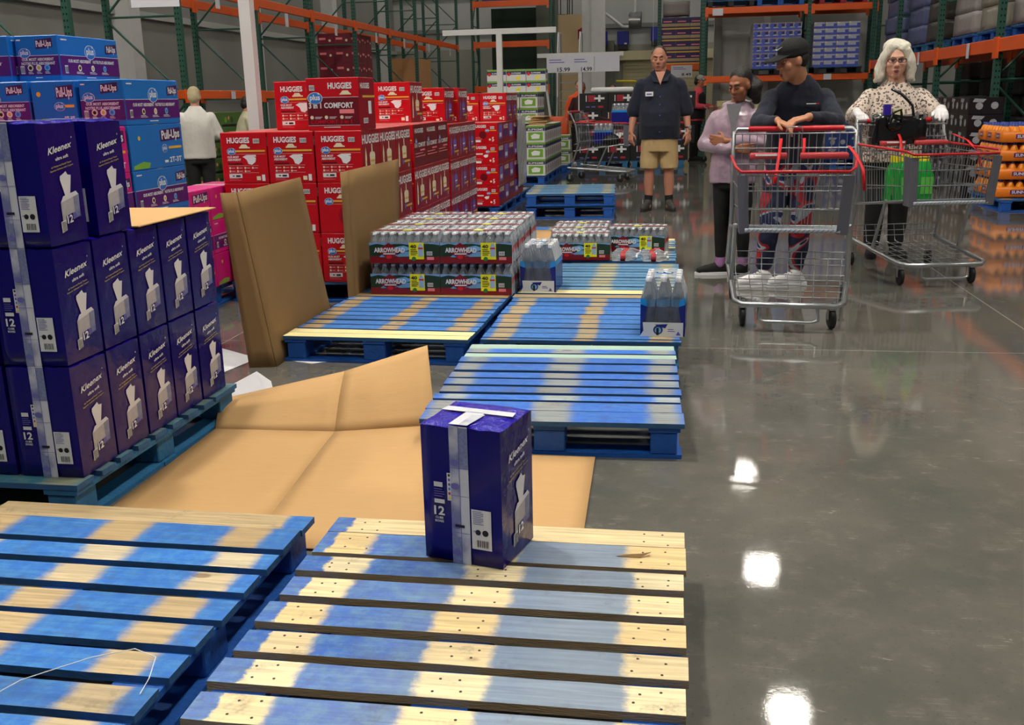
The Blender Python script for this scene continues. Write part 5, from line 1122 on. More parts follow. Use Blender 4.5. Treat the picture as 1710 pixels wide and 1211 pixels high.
# goods in the far cart
for i, (x, y, z, rz) in enumerate(((-1.08, 16.62, .62, 1.5), (-.78, 16.75, .93, 1.2))):
    o = dup(bp, (x, y, z), rz, 'blue bottled water pack %s the far shopping cart' % ('lying in', 'standing high on the seat of')[i])
g = MB(); g.ell((-.95, 16.55, .66), (.16, .14, .1), blk); g.ell((-.7, 16.5, .66), (.12, .1, .1), hdred); g.ell((-.82, 16.6, .7), (.1, .1, .08), white); tag(g.build('grocery_bags'), 'dark grocery bags at the bottom of the far shopping cart', 'groceries')
# handbag in the second cart
lthr = mat('black_leather', (14, 13, 15), .22, bump=(25, .2), coat=.4)
t = empty('handbag', (1.68, 8.0, .93), .19, 'shiny black handbag resting on the child seat of the second cart', 'handbag')
g = MB(); g.bbox((-.19, -.06, .02), (.19, .08, .235), lthr, b=.03, sub=4, wob=.025); g.build('body', t)
g = MB(); g.tube([(-.09, -.07, .16), (-.075, -.09, .25), (-.02, -.09, .27), (.0, -.08, .18)], .011, lthr); g.tube([(.12, 0, .2), (.10, 0, .30), (.03, .04, .38), (-.03, .09, .42)], .011, lthr); g.build('strap', t)
g = MB(); g.ell((-.05, -.07, .16), (.06, .02, .045), lthr); g.cyl((.11, -.088, .2), (.11, -.088, .24), .008, chrome); g.cyl((.16, -.088, .2), (.16, -.088, .24), .008, chrome); g.build('buckle', t)
g = MB(); g.box((-.12, -.03, .2), (-.07, .0, .31), mat('packet_purple', (50, 30, 150), .35)); g.box((-.05, -.02, .2), (.03, .02, .28), cream); tag(place(g.build('snack_packet'), (1.68, 8.0, .93), .19), 'purple and cream packets sticking out of the black handbag', 'packet')
# ---------------------------------------------------------------- people
_ctex = bpy.data.textures.new('folds', 'CLOUDS'); _ctex.noise_scale = .11; _ctex.noise_depth = 2
def V(*a): return Vector(a)
def basis(r, f, u): return Matrix((r, f, u)).transposed()
def blob(name, prims, vox, m, parent, sm=3, disp=0.):
    """overlapping closed shapes fused into one continuous surface"""
    g = MB()
    for p in prims:
        k = p[0]
        if k == 'c':      # tapered limb
            _, a, b, ra, rb = p; a = Vector(a); b = Vector(b)
            g.cyl(a, b, ra, m, r1=rb, n=16); g.ell(a, (ra,)*3, m, n=16); g.ell(b, (rb,)*3, m, n=16)
        elif k == 'e':
            M = p[3] if len(p) > 3 else None; g.ell(p[1], p[2], m, n=20, M=M)
        elif k == 'l':    # loft of elliptical sections [(centre, rx, ry)]
            S = p[1]; n = 24; vs = []; fs = []
            T = p[2] if len(p) > 2 else 0.
            for (c, rx, ry) in S:
                for i in range(n):
                    q = 2*math.pi*i/n; x, y = rx*math.cos(q), ry*math.sin(q); vs.append(Vector(c)+V(x*math.cos(T)-y*math.sin(T), x*math.sin(T)+y*math.cos(T), 0))
            for j in range(len(S)-1):
                for i in range(n): fs.append((j*n+i, j*n+(i+1) % n, (j+1)*n+(i+1) % n, (j+1)*n+i))
            fs += [tuple(range(n))[::-1], tuple(range((len(S)-1)*n, len(S)*n))]; g.add(vs, fs, m, True)
    o = g.build(name)
    md = o.modifiers.new('r', 'REMESH'); md.mode = 'VOXEL'; md.voxel_size = vox; md.use_smooth_shade = True
    if sm: s = o.modifiers.new('s', 'SMOOTH'); s.factor = .5; s.iterations = sm
    if disp: d = o.modifiers.new('d', 'DISPLACE'); d.texture = _ctex; d.strength = disp; d.mid_level = .5; d.texture_coords = 'GLOBAL'
    dg = bpy.context.evaluated_depsgraph_get(); me = bpy.data.meshes.new_from_object(o.evaluated_get(dg)); o.modifiers.clear(); old = o.data; o.data = me; bpy.data.meshes.remove(old); me.name = name
    me.polygons.foreach_set('use_smooth', [True]*len(me.polygons))
    if not me.materials: me.materials.append(m)
    o.parent = parent; return o
def hand(w, d, n, s=1., curl=.5, side=1, spread=1., thumb=.6):
    """w wrist, d direction of the fingers, n side the palm faces; side=+1 puts the thumb on d x n"""
    w = Vector(w); d = Vector(d).normalized(); n = Vector(n); n = (n-d*n.dot(d)).normalized(); l = d.cross(n)*side; P = []
    for k in (-1, -.33, .33, 1): P.append(('c', w+l*k*.012*s, w+d*.088*s+l*k*.031*s, .0155*s, .0125*s))
    for i, (k, L) in enumerate(((1, .066), (.35, .078), (-.33, .073), (-1, .056))):
        b = w+d*.086*s+l*k*.031*s; a = curl*(.5+.18*i); dd = (d+l*k*.12*spread)
        d1 = (dd*math.cos(a)+n*math.sin(a)).normalized(); m_ = b+d1*L*.5*s
        d2 = (dd*math.cos(a*2.1)+n*math.sin(a*2.1)).normalized(); e_ = m_+d2*L*.48*s
        P += [('c', b, m_, .0105*s, .0092*s), ('c', m_, e_, .0092*s, .0078*s)]
    b = w+d*.03*s+l*.028*s; m_ = b+(d*.55+l*.75+n*.3).normalized()*.038*s; e_ = m_+(d*.8+l*.25*(1-thumb)+n*.5*thumb).normalized()*.034*s
    P += [('c', w+d*.02*s+l*.01*s, b, .016*s, .014*s), ('c', b, m_, .0135*s, .0112*s), ('c', m_, e_, .0112*s, .0088*s)]
    return P
def head_prims(c, f, u, s=1., neck=None, fat=1., nr=.056):
    c = Vector(c); f = Vector(f).normalized(); u = Vector(u); u = (u-f*u.dot(f)).normalized(); r = f.cross(u); M = basis(r, f, u)
    q = lambda a, b, h: c+(r*a+f*b+u*h)*s
    P = [('e', q(0, -.012, .02), (.074*s, .092*s, .1*s), M), ('e', q(0, .020, -.042), (.060*s*fat, .066*s, .078*s), M), ('e', q(0, .055, -.102), (.028*s*fat, .022*s, .02*s), M),
         ('c', q(0, .080, .012), q(0, .102, -.028), .0085*s, .0125*s), ('e', q(-.012, .093, -.034), (.009*s, .011*s, .008*s), M), ('e', q(.012, .093, -.034), (.009*s, .011*s, .008*s), M),
         ('c', q(-.036, .070, .030), q(-.012, .079, .028), .011*s, .011*s), ('c', q(.036, .070, .030), q(.012, .079, .028), .011*s, .011*s),
         ('e', q(-.040, .052, -.026), (.025*s*fat, .028*s, .028*s), M), ('e', q(.040, .052, -.026), (.025*s*fat, .028*s, .028*s), M),
         ('c', q(-.016, .078, -.066), q(.016, .078, -.066), .0105*s, .0105*s), ('c', q(-.014, .073, -.083), q(.014, .073, -.083), .010*s, .010*s),
         ('e', q(-.076*1, -.006, -.006), (.011*s, .020*s, .031*s), M), ('e', q(.076, -.006, -.006), (.011*s, .020*s, .031*s), M)]
    if neck is not None: P += [('c', q(0, -.018, -.055), Vector(neck), nr*s, nr*1.08*s)]
    return P, q, M, s
def face_parts(q, M, s, par, skinm, lipm, browm, closed=False, lids=True):
    g = MB(); ew = mat('eye_white', (206, 200, 196), .3); ei = mat('iris_dark', (34, 24, 20), .25)
    for x in (-.031, .031):
        if closed:
            g.ell(q(x, .073, .002), (.0165*s, .0105*s, .0105*s), skinm, n=10, M=M); g.tube([q(x-.015, .079, -.003), q(x, .086, -.007), q(x+.015, .079, -.003)], .0018*s, inkblk, n=4)
        else:
            g.ell(q(x, .0735, .003), (.0145*s, .0095*s, .0085*s), ew, n=10, M=M); g.ell(q(x, .0805, .002), (.0062*s, .0035*s, .0062*s), ei, n=8, M=M)
            g.tube([q(x-.0155, .077, .006), q(x, .0855, .0118), q(x+.0155, .077, .006)], .0026*s, ei if lids else skinm, n=4)
    g.build('eyes', par)
    g = MB()
    for x in (-1, 1): g.tube([q(x*.016, .088, .024), q(x*.032, .087, .031), q(x*.050, .072, .026)], [.003*s, .0038*s, .002*s], browm, n=6)
    g.build('eyebrows', par)
    g = MB(); g.tube([q(-.023, .080, -.070), q(-.008, .0895, -.066), q(.008, .0895, -.066), q(.023, .080, -.070)], [.002*s, .005*s, .005*s, .002*s], lipm, n=6); g.tube([q(-.020, .080, -.074), q(0, .086, -.0785), q(.020, .080, -.074)], [.002*s, .0058*s, .002*s], lipm, n=6)
    g.build('lips', par)
def shoe(par, a, yaw, s, up, sole, lace=None, name='shoe'):
    """a = ankle position above floor, yaw 0 points towards -y"""
    a = Vector(a); D = Matrix.Rotation(yaw, 3, 'Z'); L = lambda x, y, z: V(a.x, a.y, 0)+D @ V(x*s, y*s, z*s)
    g = [('c', L(0, .035, .045), L(0, .0, .085), .038*s, .046*s), ('c', L(0, .03, .045), L(0, -.11, .045), .038*s, .040*s), ('c', L(0, -.11, .042), L(0, -.165, .036), .042*s, .032*s), ('c', L(0, .0, .07), L(0, -.08, .055), .044*s, .034*s)]
    o = blob(name, g, .006*max(s, 1), up, par, 2)
    m = MB(); n = 20; vs = []
    for z in (.001, .026):
        for i in range(n):
            q = 2*math.pi*i/n; x = .048*math.cos(q)*(1-.15*(math.sin(q) > 0)); y = -.058+.150*math.sin(q)*(-1)
            vs.append(L(x, y, z))
    m.add(vs, [(i, (i+1) % n, n+(i+1) % n, n+i) for i in range(n)], sole, True); m.add(vs, [tuple(range(n))[::-1], tuple(range(n, 2*n))], sole); m.build('sole', o)
    if lace:
        m = MB()
        for i in range(4): y = -.035-i*.022; z = .104-i*.011; m.tube([L(-.026, y, z-.006), L(0, y-.004, z+.003), L(.026, y, z-.006)], .004*s, lace, n=5)
        m.build('laces', o)
    return o
def skinmat(n, c): return mat(n, c, .5, var=(30, .08), spec=.4)
def person(loc, rz, label): return empty('person', loc, rz, label, 'person')
skA = skinmat('skin_tan', (186, 128, 104)); skB = skinmat('skin_brown', (160, 102, 74)); skC = skinmat('skin_olive', (190, 134, 104)); skD = skinmat('skin_fair', (214, 160, 138)); lipA = mat('lip_tone', (150, 84, 76), .45)
hairb = mat('hair_black', (20, 16, 16), .45, var=(60, .3), bump=(120, .6)); hairw = mat('hair_white', (226, 220, 204), .5, var=(14, .12), bump=(60, .8), stretch=(3, 3, .4)); hairy = mat('hair_blonde_grey', (176, 160, 126), .6, var=(30, .2), bump=(90, .9))
navyc = mat('cloth_navy', (16, 22, 42), .85, var=(8, .2), bump=(60, .15), sheen=.1); khaki = mat('cloth_khaki', (186, 158, 112), .85, var=(10, .08), bump=(80, .15)); blackc = mat('cloth_black', (12, 12, 14), .85, var=(6, .2))
# --- man in navy shirt and khaki shorts
T = person((-.13, 12.2, 0), -.02, 'person in navy short sleeved shirt and khaki shorts standing in the aisle'); k = 1.06
nk = V(0, .0, 1.54); hc = V(-.02, -.03, 1.755)
P, q, M, s = head_prims(hc, (-.06, -1, -.10), (0, -.08, 1), 1.14, nk, 1.2, .070)
bd = P+[('l', [((0, 0, .95), .17, .13), ((0, 0, 1.2), .18, .14), ((0, 0, 1.45), .17, .10), ((0, 0, 1.52), .08, .07)])]
for x in (-1, 1):
    sh = V(x*.205, 0, 1.43); el = V(x*.30, .02, 1.16); wr = V(x*.335, -.05, .93)
    bd += [('c', sh, el, .06, .046), ('c', el, wr, .05, .031)]; bd += hand(wr, (x*.02, -.12, -1), (-x*.6, .5, 0), 1.08, .55, side=-x)
    bd += [('c', (x*.10, 0, .92), (x*.115, -.01, .50), .09, .062), ('c', (x*.115, -.01, .50), (x*.12, .01, .33), .058, .062), ('c', (x*.12, .01, .33), (x*.12, .02, .10), .062, .040), ('c', (x*.12, .02, .1), (x*.125, -.04, .05), .042, .035)]
b = blob('body', bd, .0065, skA, T, 3); face_parts(q, M, s, b, skA, lipA, hairb, True)
blob('hair', [('e', q(0, -.027, .034), (.0765*s, .0905*s, .094*s), M), ('e', q(-.0, -.05, -.01), (.072*s, .062*s, .06*s), M)], .006, hairb, b, 2)
for p_ in ():pass
sh_ = [('l', [((0, -.01, .845), .235, .175), ((0, -.025, 1.0), .245, .20), ((0, -.025, 1.15), .24, .195), ((0, -.005, 1.32), .24, .165), ((0, .0, 1.44), .232, .14), ((0, .0, 1.52), .205, .12), ((0, .005, 1.57), .145, .105), ((0, .01, 1.61), .10, .09)])]
for x in (-1, 1): sh_ += [('c', (x*.212, 0, 1.455), (x*.305, .015, 1.17), .086, .088)]
o = blob('shirt', sh_, .009, navyc, T, 2, .018)
g = MB()
for x in (-1, 1): g.add([(x*.012, -.152, 1.49), (x*.066, -.080, 1.635), (x*.118, -.062, 1.60), (x*.085, -.150, 1.50)], [(0, 1, 2, 3)], navyc)
col = g.build('collar', T); md = col.modifiers.new('s', 'SOLIDIFY'); md.thickness = .01
g = MB(); g.add([(-.058, -.108, 1.61), (.058, -.108, 1.61), (0.004, -.160, 1.46)], [(0, 2, 1)], skA); g.build('open_neckline', T)
g = MB()
for z in (1.33, 1.24, 1.12, .93): g.cyl((.005, -.225, z), (.005, -.21, z), .007, kgrey, n=8)
g.build('buttons', T)
g = MB(); g.box((-.165, -.205, 1.335), (-.075, -.192, 1.385), white); g.box((-.15, -.2065, 1.350), (-.09, -.205, 1.366), kgrey); g.build('name_badge', T)
g = MB(); g.tube([V(.332, -.04, .975)+V(.037*math.cos(a*.63), .034*math.sin(a*.63), 0) for a in range(10)], .008, inkblk, close=True, n=6); g.box((.335, -.088, .958), (.368, -.07, .992), mat('watch_silver', (180, 182, 186), .3, metal=.7)); g.build('wristwatch', T)
st = [('l', [((0, -.005, .70), .20, .155), ((0, -.01, .90), .215, .17)])]
for x in (-1, 1): st += [('l', [((x*.118, -.0, .50), .108, .112), ((x*.112, 0, .66), .112, .118), ((x*.10, 0, .85), .115, .13)])]
blob('shorts', st, .009, khaki, T, 2, .014)
for x in (-1, 1):
    blob('sock', [('c', (x*.122, .015, .17), (x*.123, .01, .07), .050, .046)], .008, blackc, T, 1)
    shoe(T, (x*.128, .0, .1), x*.28, 1.12, mat('shoe_charcoal', (52, 50, 46), .6, var=(30, .4)), mat('sole_dark', (34, 32, 30), .7), inkblk)
# --- woman in the lilac jacket
lil_j = mat('jacket_lilac', (164, 140, 156), .26, var=(9, .22), bump=(13, .9), sheen=.1, stretch=(1, 1, .45)); gtee = mat('cloth_heather', (112, 110, 116), .9, var=(60, .2))
T = person((.47, 7.66, 0), -.25, 'person in shiny lilac jacket and black leggings, arms crossed, looking down'); nk = V(0, .01, 1.26); hc = V(.03, -.055, 1.40)
P, q, M, s = head_prims(hc, (-.45, -1, -.34), (-.1, -.3, 1), .93, nk, .98, .048)
bd = P+[('l', [((0, 0, .8), .13, .10), ((0, 0, 1.0), .115, .09), ((0, 0, 1.2), .13, .085), ((0, 0, 1.26), .06, .05)])]
elL = V(-.215, -.03, .98); elR = V(.215, -.03, .98)
bd += [('c', (-.13, 0, 1.155), elL, .040, .036), ('c', (.13, 0, 1.155), elR, .040, .036), ('c', elL, (.03, -.175, .955), .038, .026), ('c', elR, (-.03, -.16, 1.01), .038, .026)]
bd += hand((.03, -.175, .955), (1, .1, .0), (0, 1, 0), .9, .4, side=1)+hand((-.03, -.155, 1.01), (-1, .1, 0.05), (0, 1, 0), .9, .35, side=-1)
for x in (-1, 1): bd += [('c', (x*.075, 0, .80), (x*.08, -.01, .43), .075, .05), ('c', (x*.08, -.01, .43), (x*.085, .02, .09), .05, .033)]
b = blob('body', bd, .006, skB, T, 3); face_parts(q, M, s, b, skB, lipA, hairb, True)
blob('hair', [('e', q(0, -.030, .048), (.080*s, .094*s, .088*s), M), ('e', q(.0, -.06, .0), (.078*s, .06*s, .08*s), M), ('c', q(-.02, -.10, .0), q(-.075, -.10, -.04), .052*s, .058*s), ('c', q(-.075, -.10, -.04), q(-.075, -.09, -.14), .060*s, .036*s), ('e', q(-.06, -.08, -.06), (.06, .055, .07), M)], .006, hairb, b, 2, .022)
j = [('l', [((0, .0, .70), .175, .135), ((0, 0, .80), .18, .14), ((0, 0, .98), .165, .13), ((0, 0, 1.12), .165, .12), ((0, 0, 1.19), .145, .10), ((0, .01, 1.24), .10, .085), ((0, .02, 1.285), .07, .07)]), ('c', (-.135, .0, 1.17), elL, .060, .056), ('c', (.135, 0, 1.17), elR, .060, .056), ('c', elL, (-.01, -.165, .955), .054, .042), ('c', elR, (.03, -.155, 1.005), .054, .041), ('e', (0, .075, 1.25), (.12, .06, .055))]
blob('jacket', j, .0075, lil_j, T, 2, .024)
g = MB(); g.add([(-.05, -.112, 1.27), (.062, -.112, 1.27), (.012, -.148, 1.03)], [(0, 2, 1)], gtee); g.build('grey_top', T)
g = MB(); g.tube([(.012, -.147, 1.03), (.012, -.155, .93), (.008, -.158, .8), (.008, -.150, .705)], .004, white, n=5); g.build('zip', T)
lg = [('l', [((0, 0, .66), .14, .115), ((0, 0, .80), .15, .12)])]
for x in (-1, 1): lg += [('c', (x*.075, 0, .76), (x*.08, -.01, .43), .086, .058), ('c', (x*.08, -.01, .43), (x*.085, .02, .13), .058, .040)]
blob('leggings', lg, .009, blackc, T, 2, .006)
for x in (-1, 1):
    blob('sock', [('c', (x*.085, .02, .14), (x*.087, .01, .08), .041, .040)], .008, mat('sock_lilac', (150, 104, 150), .8), T, 1); shoe(T, (x*.088, .015, .1), -1.15 if x < 0 else -.4, .92, blackc, white)
# --- man in the black cap
camo = None
def camomat():
    m, nt, b = nodes('printed_camo_cloth'); tc = nn(nt, 'ShaderNodeTexCoord'); n = nn(nt, 'ShaderNodeTexNoise', i_Scale=4.2, i_Detail=1, i_Distortion=1.2); nt.links.new(tc.outputs['Object'], n.inputs['Vector'])
    cr_ = nn(nt, 'ShaderNodeValToRGB'); cr_.color_ramp.interpolation = 'CONSTANT'; e = cr_.color_ramp.elements
    e[0].position = 0; e[0].color = (*lin((20, 26, 58)), 1); e[1].position = .45; e[1].color = (*lin((150, 20, 34)), 1)
    for p_, c_ in ((.53, (150, 154, 168)), (.58, (22, 34, 78)), (.68, (14, 14, 22)), (.78, (150, 20, 34))): x = e.new(p_); x.color = (*lin(c_), 1)
    nt.links.new(n.outputs[0], cr_.inputs[0]); nt.links.new(cr_.outputs[0], b.inputs['Base Color']); b.inputs['Roughness'].default_value = .8; return m
T = person((.84, 7.2, 0), 0, 'person in black cap and dark navy sweater leaning on the nearer shopping cart'); nk = V(.00, -.09, 1.38); hc = V(-.06, -.17, 1.545)
P, q, M, s = head_prims(hc, (-1, -.42, -.22), (-.15, -.1, 1), 1.06, nk, 1., .062)
bd = P+[('l', [((0, .05, .92), .15, .11), ((0.01, .0, 1.12), .16, .11), ((.0, -.05, 1.30), .17, .105), ((0, -.09, 1.38), .07, .06)])]
shL, shR = V(-.165, -.08, 1.30), V(.175, -.03, 1.30); eL, eR = V(-.27, -.26, 1.15), V(.235, -.26, 1.15); wL, wR = V(-.165, -.44, 1.165), V(.03, -.445, 1.185)
bd += [('c', shL, eL, .05, .042), ('c', shR, eR, .05, .042), ('c', eL, wL, .042, .027), ('c', eR, wR, .042, .028)]
bd += hand(wL, (.55, -.35, -.25), (-.1, .1, -1), 1.0, .7, side=-1)+hand(wR, (-1, -.12, -.22), (0, .25, -1), 1.0, .6, side=-1)
for x in (-1, 1): bd += [('c', (x*.085-.0, .05, .90), (x*.10-.03, .0, .50), .085, .056), ('c', (x*.10-.03, .0, .5), (x*.11-.05, .04, .10), .055, .038)]
b = blob('body', bd, .0062, skC, T, 3); face_parts(q, M, s, b, skC, lipA, hairb, True)
blob('hair', [('e', q(0, -.04, .005), (.079*s, .066*s, .078*s), M), ('e', q(0, -.02, .03), (.078*s, .08*s, .08*s), M)], .006, hairb, b, 2)
capc = mat('cap_black', (12, 12, 15), .8, bump=(90, .2)); g = []
o = blob('cap', [('e', q(0, -.016, .060), (.088*s, .100*s, .078*s), M), ('e', q(0, -.016, .038), (.088*s, .102*s, .04*s), M)], .006, capc, b, 2)
g = MB(); vs = []; n_ = 9
for r_ in range(4):
    for i in range(n_):
        a = -1.15+2.3*i/(n_-1); R_ = .088+.026*r_; vs.append(q(.068*math.sin(a)*(1-.02*r_)*1.2, .0+R_*math.cos(a*.8)*(1+.0*r_)+.012*r_, .052-.007*r_-.012*abs(math.sin(a))))
g.add(vs, [(r_*n_+i, r_*n_+i+1, (r_+1)*n_+i+1, (r_+1)*n_+i) for r_ in range(3) for i in range(n_-1)], capc, True); pk = g.build('cap_peak', o); md = pk.modifiers.new('s', 'SOLIDIFY'); md.thickness = .006
g = MB(); g.tube([q(.03, .088, .085), q(-.0, .092, .078), q(-.035, .075, .095)], [.001, .0035, .001], white, n=5); g.build('cap_emblem', o)
sw = [('l', [((.0, .06, .86), .185, .145), ((.0, .05, .98), .19, .15), ((.01, .0, 1.14), .20, .145), ((.01, -.045, 1.25), .20, .13), ((.0, -.065, 1.33), .175, .11), ((0, -.085, 1.40), .12, .09), ((0, -.10, 1.45), .075, .072)]), ('c', shL, eL, .066, .054), ('c', shR, eR, .070, .056), ('c', eL, wL+(eL-wL)*.1, .052, .038), ('c', eR, wR+(eR-wR)*.12, .054, .040)]
blob('sweater', sw, .008, navyc, T, 2, .020)
g = MB(); g.box((.045, -.190, 1.262), (.125, -.186, 1.268), white); g.box((.105, -.1905, 1.262), (.125, -.189, 1.268), red); g.build('chest_print', T)
tr = [('l', [((0, .06, .80), .165, .135), ((0, .06, .95), .17, .135)])]
for x in (-1, 1): tr += [('c', (x*.088, .055, .84), (x*.10-.03, .0, .50), .105, .082), ('c', (x*.10-.03, .0, .5), (x*.11-.05, .04, .16), .082, .060)]
blob('trousers', tr, .009, camomat(), T, 2, .024)
for x in (-1, 1): shoe(T, (x*.11-.055, .03, .1), -1.25, 1.02, mat('shoe_white', (214, 212, 214), .4), white, inkblk)
# --- woman with white hair and glasses
def leopard():
    m, nt, b = nodes('leopard_cloth'); tc = nn(nt, 'ShaderNodeTexCoord'); v = nn(nt, 'ShaderNodeTexVoronoi', i_Scale=46.0); n = nn(nt, 'ShaderNodeTexNoise', i_Scale=30.0); vm = nn(nt, 'ShaderNodeVectorMath', operation='MULTIPLY_ADD'); nt.links.new(n.outputs['Color'], vm.inputs[0]); vm.inputs[1].default_value = (.02, .02, .02); nt.links.new(tc.outputs['Object'], vm.inputs[2]); nt.links.new(vm.outputs[0], v.inputs['Vector'])
    d = v.outputs['Distance']; a = mth(nt, 'MULTIPLY', mth(nt, 'GREATER_THAN', d, .22), mth(nt, 'LESS_THAN', d, .40)); c = mixc(nt, a, lin((206, 190, 178)), lin((34, 24, 24))); c = mixc(nt, mth(nt, 'LESS_THAN', d, .2), c, lin((136, 108, 92)))
    nt.links.new(c, b.inputs['Base Color']); b.inputs['Roughness'].default_value = .8; return m
T = person((1.77, 8.62, 0), 0.0, 'person with white hair, glasses, leopard print blouse and white gloves pushing a cart'); nk = V(-.0, -.02, 1.40); hc = V(-.02, -.05, 1.565)
P, q, M, s = head_prims(hc, (-.10, -1, -.05), (0, -.05, 1), 1.07, nk, 1.16, .060)
bd = P+[('l', [((0, 0, .9), .15, .12), ((0, 0, 1.1), .16, .13), ((0, -.0, 1.32), .16, .10), ((0, -.01, 1.38), .07, .06)])]
shL, shR = V(-.19, 0, 1.285), V(.19, 0, 1.285); eL, eR = V(-.315, -.10, 1.14), V(.305, -.12, 1.14); wL, wR = V(-.34, -.33, 1.175), V(.27, -.37, 1.19)
bd += [('c', shL, eL, .055, .045), ('c', shR, eR, .055, .045), ('c', eL, wL, .045, .028), ('c', eR, wR, .045, .028)]
hL = hand(wL, (.25, -1, -.25), (0, -.2, -1), 1.0, .75, side=1); hR = hand(wR, (-.15, -1, -.25), (0, -.2, -1), 1.0, .55, side=-1, spread=2.)
bd += hL+hR
for x in (-1, 1): bd += [('c', (x*.09, 0, .86), (x*.09, -.01, .48), .09, .06), ('c', (x*.09, -.01, .48), (x*.095, .02, .1), .058, .040)]
b = blob('body', bd, .0062, skD, T, 3); face_parts(q, M, s, b, skD, mat('lip_rose', (150, 70, 76), .4), hairy, False)
hp = [('e', q(0, -.035, .045), (.098*s, .100*s, .100*s), M), ('e', q(0, -.055, -.03), (.100*s, .075*s, .10*s), M)]
for x in (-1, 1): hp += [('c', q(x*.045, .040, .095), q(x*.088, .03, .03), .036*s, .034*s), ('c', q(x*.088, .03, .03), q(x*.106, .012, -.06), .034*s, .040*s), ('c', q(x*.106, .012, -.06), q(x*.108, .015, -.115), .040*s, .034*s), ('c', q(x*.108, .015, -.115), q(x*.135, .0, -.14), .03*s, .014*s)]
hp += [('c', q(-.070, .048, .075), q(.035, .040, .112), .027*s, .028*s), ('e', q(0, -.035, .092), (.097*s, .090*s, .066*s), M)]
blob('hair', hp, .0065, hairw, b, 2, .024)
g = MB(); fr_ = mat('glasses_frame', (40, 28, 24), .3)
for x in (-.033, .033):
    g.tube([q(x+.027*math.cos(a*.52)*(1.1), .098, .002+.016*math.sin(a*.52)) for a in range(12)], .0022*s, fr_, close=True, n=5); g.tube([q(x-.029, .098, .013), q(x, .100, .018), q(x+.029, .098, .015)], .0034*s, fr_, n=5)
g.tube([q(-.008, .099, .006), q(.008, .099, .006)], .0025, fr_, n=5)
for x in (-1, 1): g.tube([q(x*.060, .096, .010), q(x*.078, .03, .004), q(x*.080, -.0, .0)], .002, fr_, n=5)
gl = g.build('glasses', b)
bl = [('l', [((0, -.01, .78), .235, .18), ((0, -.01, .95), .235, .19), ((0, -.015, 1.12), .225, .18), ((0, -.01, 1.24), .215, .145), ((0, .0, 1.33), .175, .115), ((0, .0, 1.39), .11, .09), ((0, .0, 1.43), .07, .07)]), ('c', shL, eL, .075, .075), ('c', shR, eR, .075, .075), ('c', eL, wL+(eL-wL)*.2, .072, .052), ('c', eR, wR+(eR-wR)*.2, .072, .052)]
blob('blouse', bl, .009, leopard(), T, 2, .018)
gv = mat('glove_white', (222, 220, 222), .6)
for hh, w_, e_ in ((hL, wL, eL), (hR, wR, eR)): blob('glove', [(p[0], p[1], p[2], p[3]+.0028, p[4]+.0028) for p in hh]+[('c', w_, w_+(e_-w_)*.16, .036, .038)], .005, gv, T, 1)
lg = [('l', [((0, 0, .74), .19, .15), ((0, 0, .90), .20, .155)])]
for x in (-1, 1): lg += [('c', (x*.09, 0, .80), (x*.09, -.01, .48), .11, .085), ('c', (x*.09, -.01, .48), (x*.095, .02, .12), .085, .065)]
blob('trousers', lg, .01, blackc, T, 2, .012)
for x in (-1, 1): shoe(T, (x*.098, .01, .1), x*.2, 1.0, blackc, blackc)
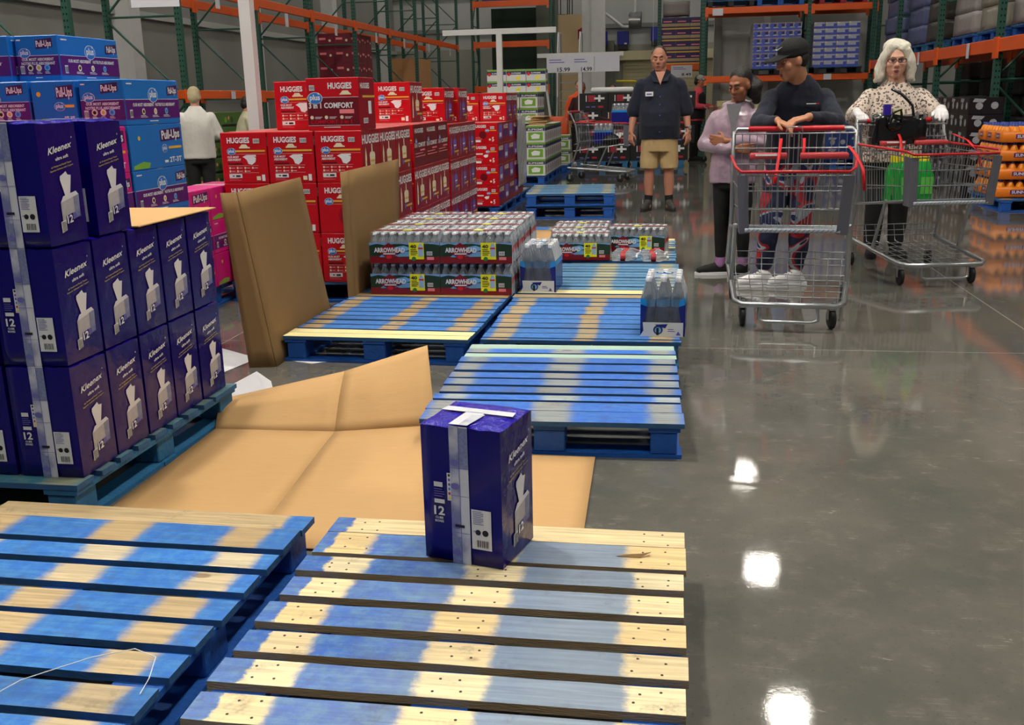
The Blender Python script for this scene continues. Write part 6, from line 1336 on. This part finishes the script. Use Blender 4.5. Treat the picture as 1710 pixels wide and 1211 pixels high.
# --- plainer, far people
def far_person(loc, rz, H, label, topm, botm, skm, hairm, arms='down', vest=None, cap=None, long_hair=False, lean=0., vox=.012):
    T = person(loc, rz, label); k = H/1.7; S = lambda x, y, z: V(x*k, (y-lean*max(0, z-.9))*k, z*k)
    P, q, M, s = head_prims(S(0, -.01, 1.575), (0, -1, -.1), (0, -.05, 1), .98*k, S(0, 0, 1.40), 1.05, .055)
    el = {'down': (.25, .02, 1.12), 'fwd': (.26, -.05, 1.1)}[arms]; wr = {'down': (.27, -.05, .88), 'fwd': (.16, -.30, 1.06)}[arms]; bd = P+[('l', [(S(0, 0, .9), .15*k, .11*k), (S(0, 0, 1.15), .15*k, .11*k), (S(0, 0, 1.35), .15*k, .09*k), (S(0, 0, 1.4), .06*k, .05*k)])]; tp = [('l', [(S(0, 0, .80), .205*k, .16*k), (S(0, 0, .95), .21*k, .17*k), (S(0, 0, 1.12), .205*k, .16*k), (S(0, 0, 1.27), .195*k, .135*k), (S(0, 0, 1.36), .155*k, .11*k), (S(0, 0, 1.42), .10*k, .085*k), (S(0, 0, 1.46), .07*k, .068*k)])]
    for x in (-1, 1):
        e = S(x*el[0], el[1], el[2]); w = S(x*wr[0], wr[1], wr[2]); h = S(x*.175, 0, 1.31); bd += [('c', h, e, .05*k, .042*k), ('c', e, w, .042*k, .028*k)]+hand(w, (w-e), (-x, 0, -.4), k, .5, side=-x); tp += [('c', h, e, .072*k, .066*k), ('c', e, w+(e-w)*.1, .062*k, .046*k)]
        bd += [('c', S(x*.09, 0, .88), S(x*.095, 0, .48), .08*k, .055*k), ('c', S(x*.095, 0, .48), S(x*.10, .02, .1), .055*k, .038*k)]
    b = blob('body', bd, .0085, skm, T, 2); face_parts(q, M, s, b, skm, lipA, hairb, True)
    hp = [('e', q(0, -.028, .032), (.084*s, .09*s, .10*s), M), ('e', q(0, -.06, -.015), (.08*s, .062*s, .08*s), M)]
    if long_hair: hp += [('c', q(0, -.08, -.02), q(0, -.09, -.16), .07*s, .05*s)]
    blob('hair', hp, .008, hairm, b, 2, .012)
    if cap: blob('cap', [('e', q(0, -.01, .055), (.088*s, .10*s, .075*s), M), ('c', q(-.04, .09, .04), q(.04, .09, .04), .022, .022)], .008, cap, b, 1)
    blob('top', tp, vox, topm, T, 2, .015)
    if vest: blob('vest', [('l', [(S(0, 0, .84), .222*k, .178*k), (S(0, 0, 1.12), .22*k, .178*k), (S(0, 0, 1.30), .19*k, .145*k), (S(0, 0, 1.37), .12*k, .11*k)])], vox, vest, T, 2)
    tr = [('l', [(S(0, 0, .74), .17*k, .14*k), (S(0, 0, .90), .18*k, .145*k)])]
    for x in (-1, 1): tr += [('c', S(x*.09, 0, .80), S(x*.095, 0, .48), .10*k, .08*k), ('c', S(x*.095, 0, .48), S(x*.10, .02, .12), .08*k, .062*k)]
    blob('trousers', tr, vox, botm, T, 2, .01)
    for x in (-1, 1): shoe(T, S(x*.10, .015, .1), 0, k, blackc, inkblk)
    return T
far_person((-5.52, 11.3, 0), math.pi+.35, 1.56, 'person with short blonde grey hair in white sweater and black trousers, seen from behind', mat('sweater_white', (206, 204, 198), .9, bump=(40, .2)), blackc, skD, hairy, 'fwd', lean=.06)
far_person((-5.95, 13.6, 0), math.pi-.9, 1.46, 'person with black hair in beige jacket beside the white pole', mat('jacket_beige', (176, 172, 146), .8), blackc, skC, hairb, 'fwd', lean=.15)
far_person((.50, 21.62, 0), 1.25, 1.74, 'person in grey cap, black vest and red shirt behind the man in navy', mat('shirt_coral', (190, 60, 70), .8), blackc, skB, hairb, 'fwd', vest=blackc, cap=mat('cap_grey', (130, 128, 122), .8), lean=.1)
far_person((-1.92, 22.3, 0), .3, 1.66, 'person whose head shows above the black cartons, beside the orange vest', mat('top_maroon', (60, 22, 30), .8), blackc, skB, hairb)
far_person((-1.25, 22.4, 0), -.2, 1.60, 'person with dark hair behind the white roll on the black cartons', blackc, blackc, skB, hairb)
far_person((-2.12, 23.7, 0), 0, 1.72, 'person in orange safety vest behind the black cartons', mat('vest_orange', (240, 90, 40), .7), blackc, skD, hairb)
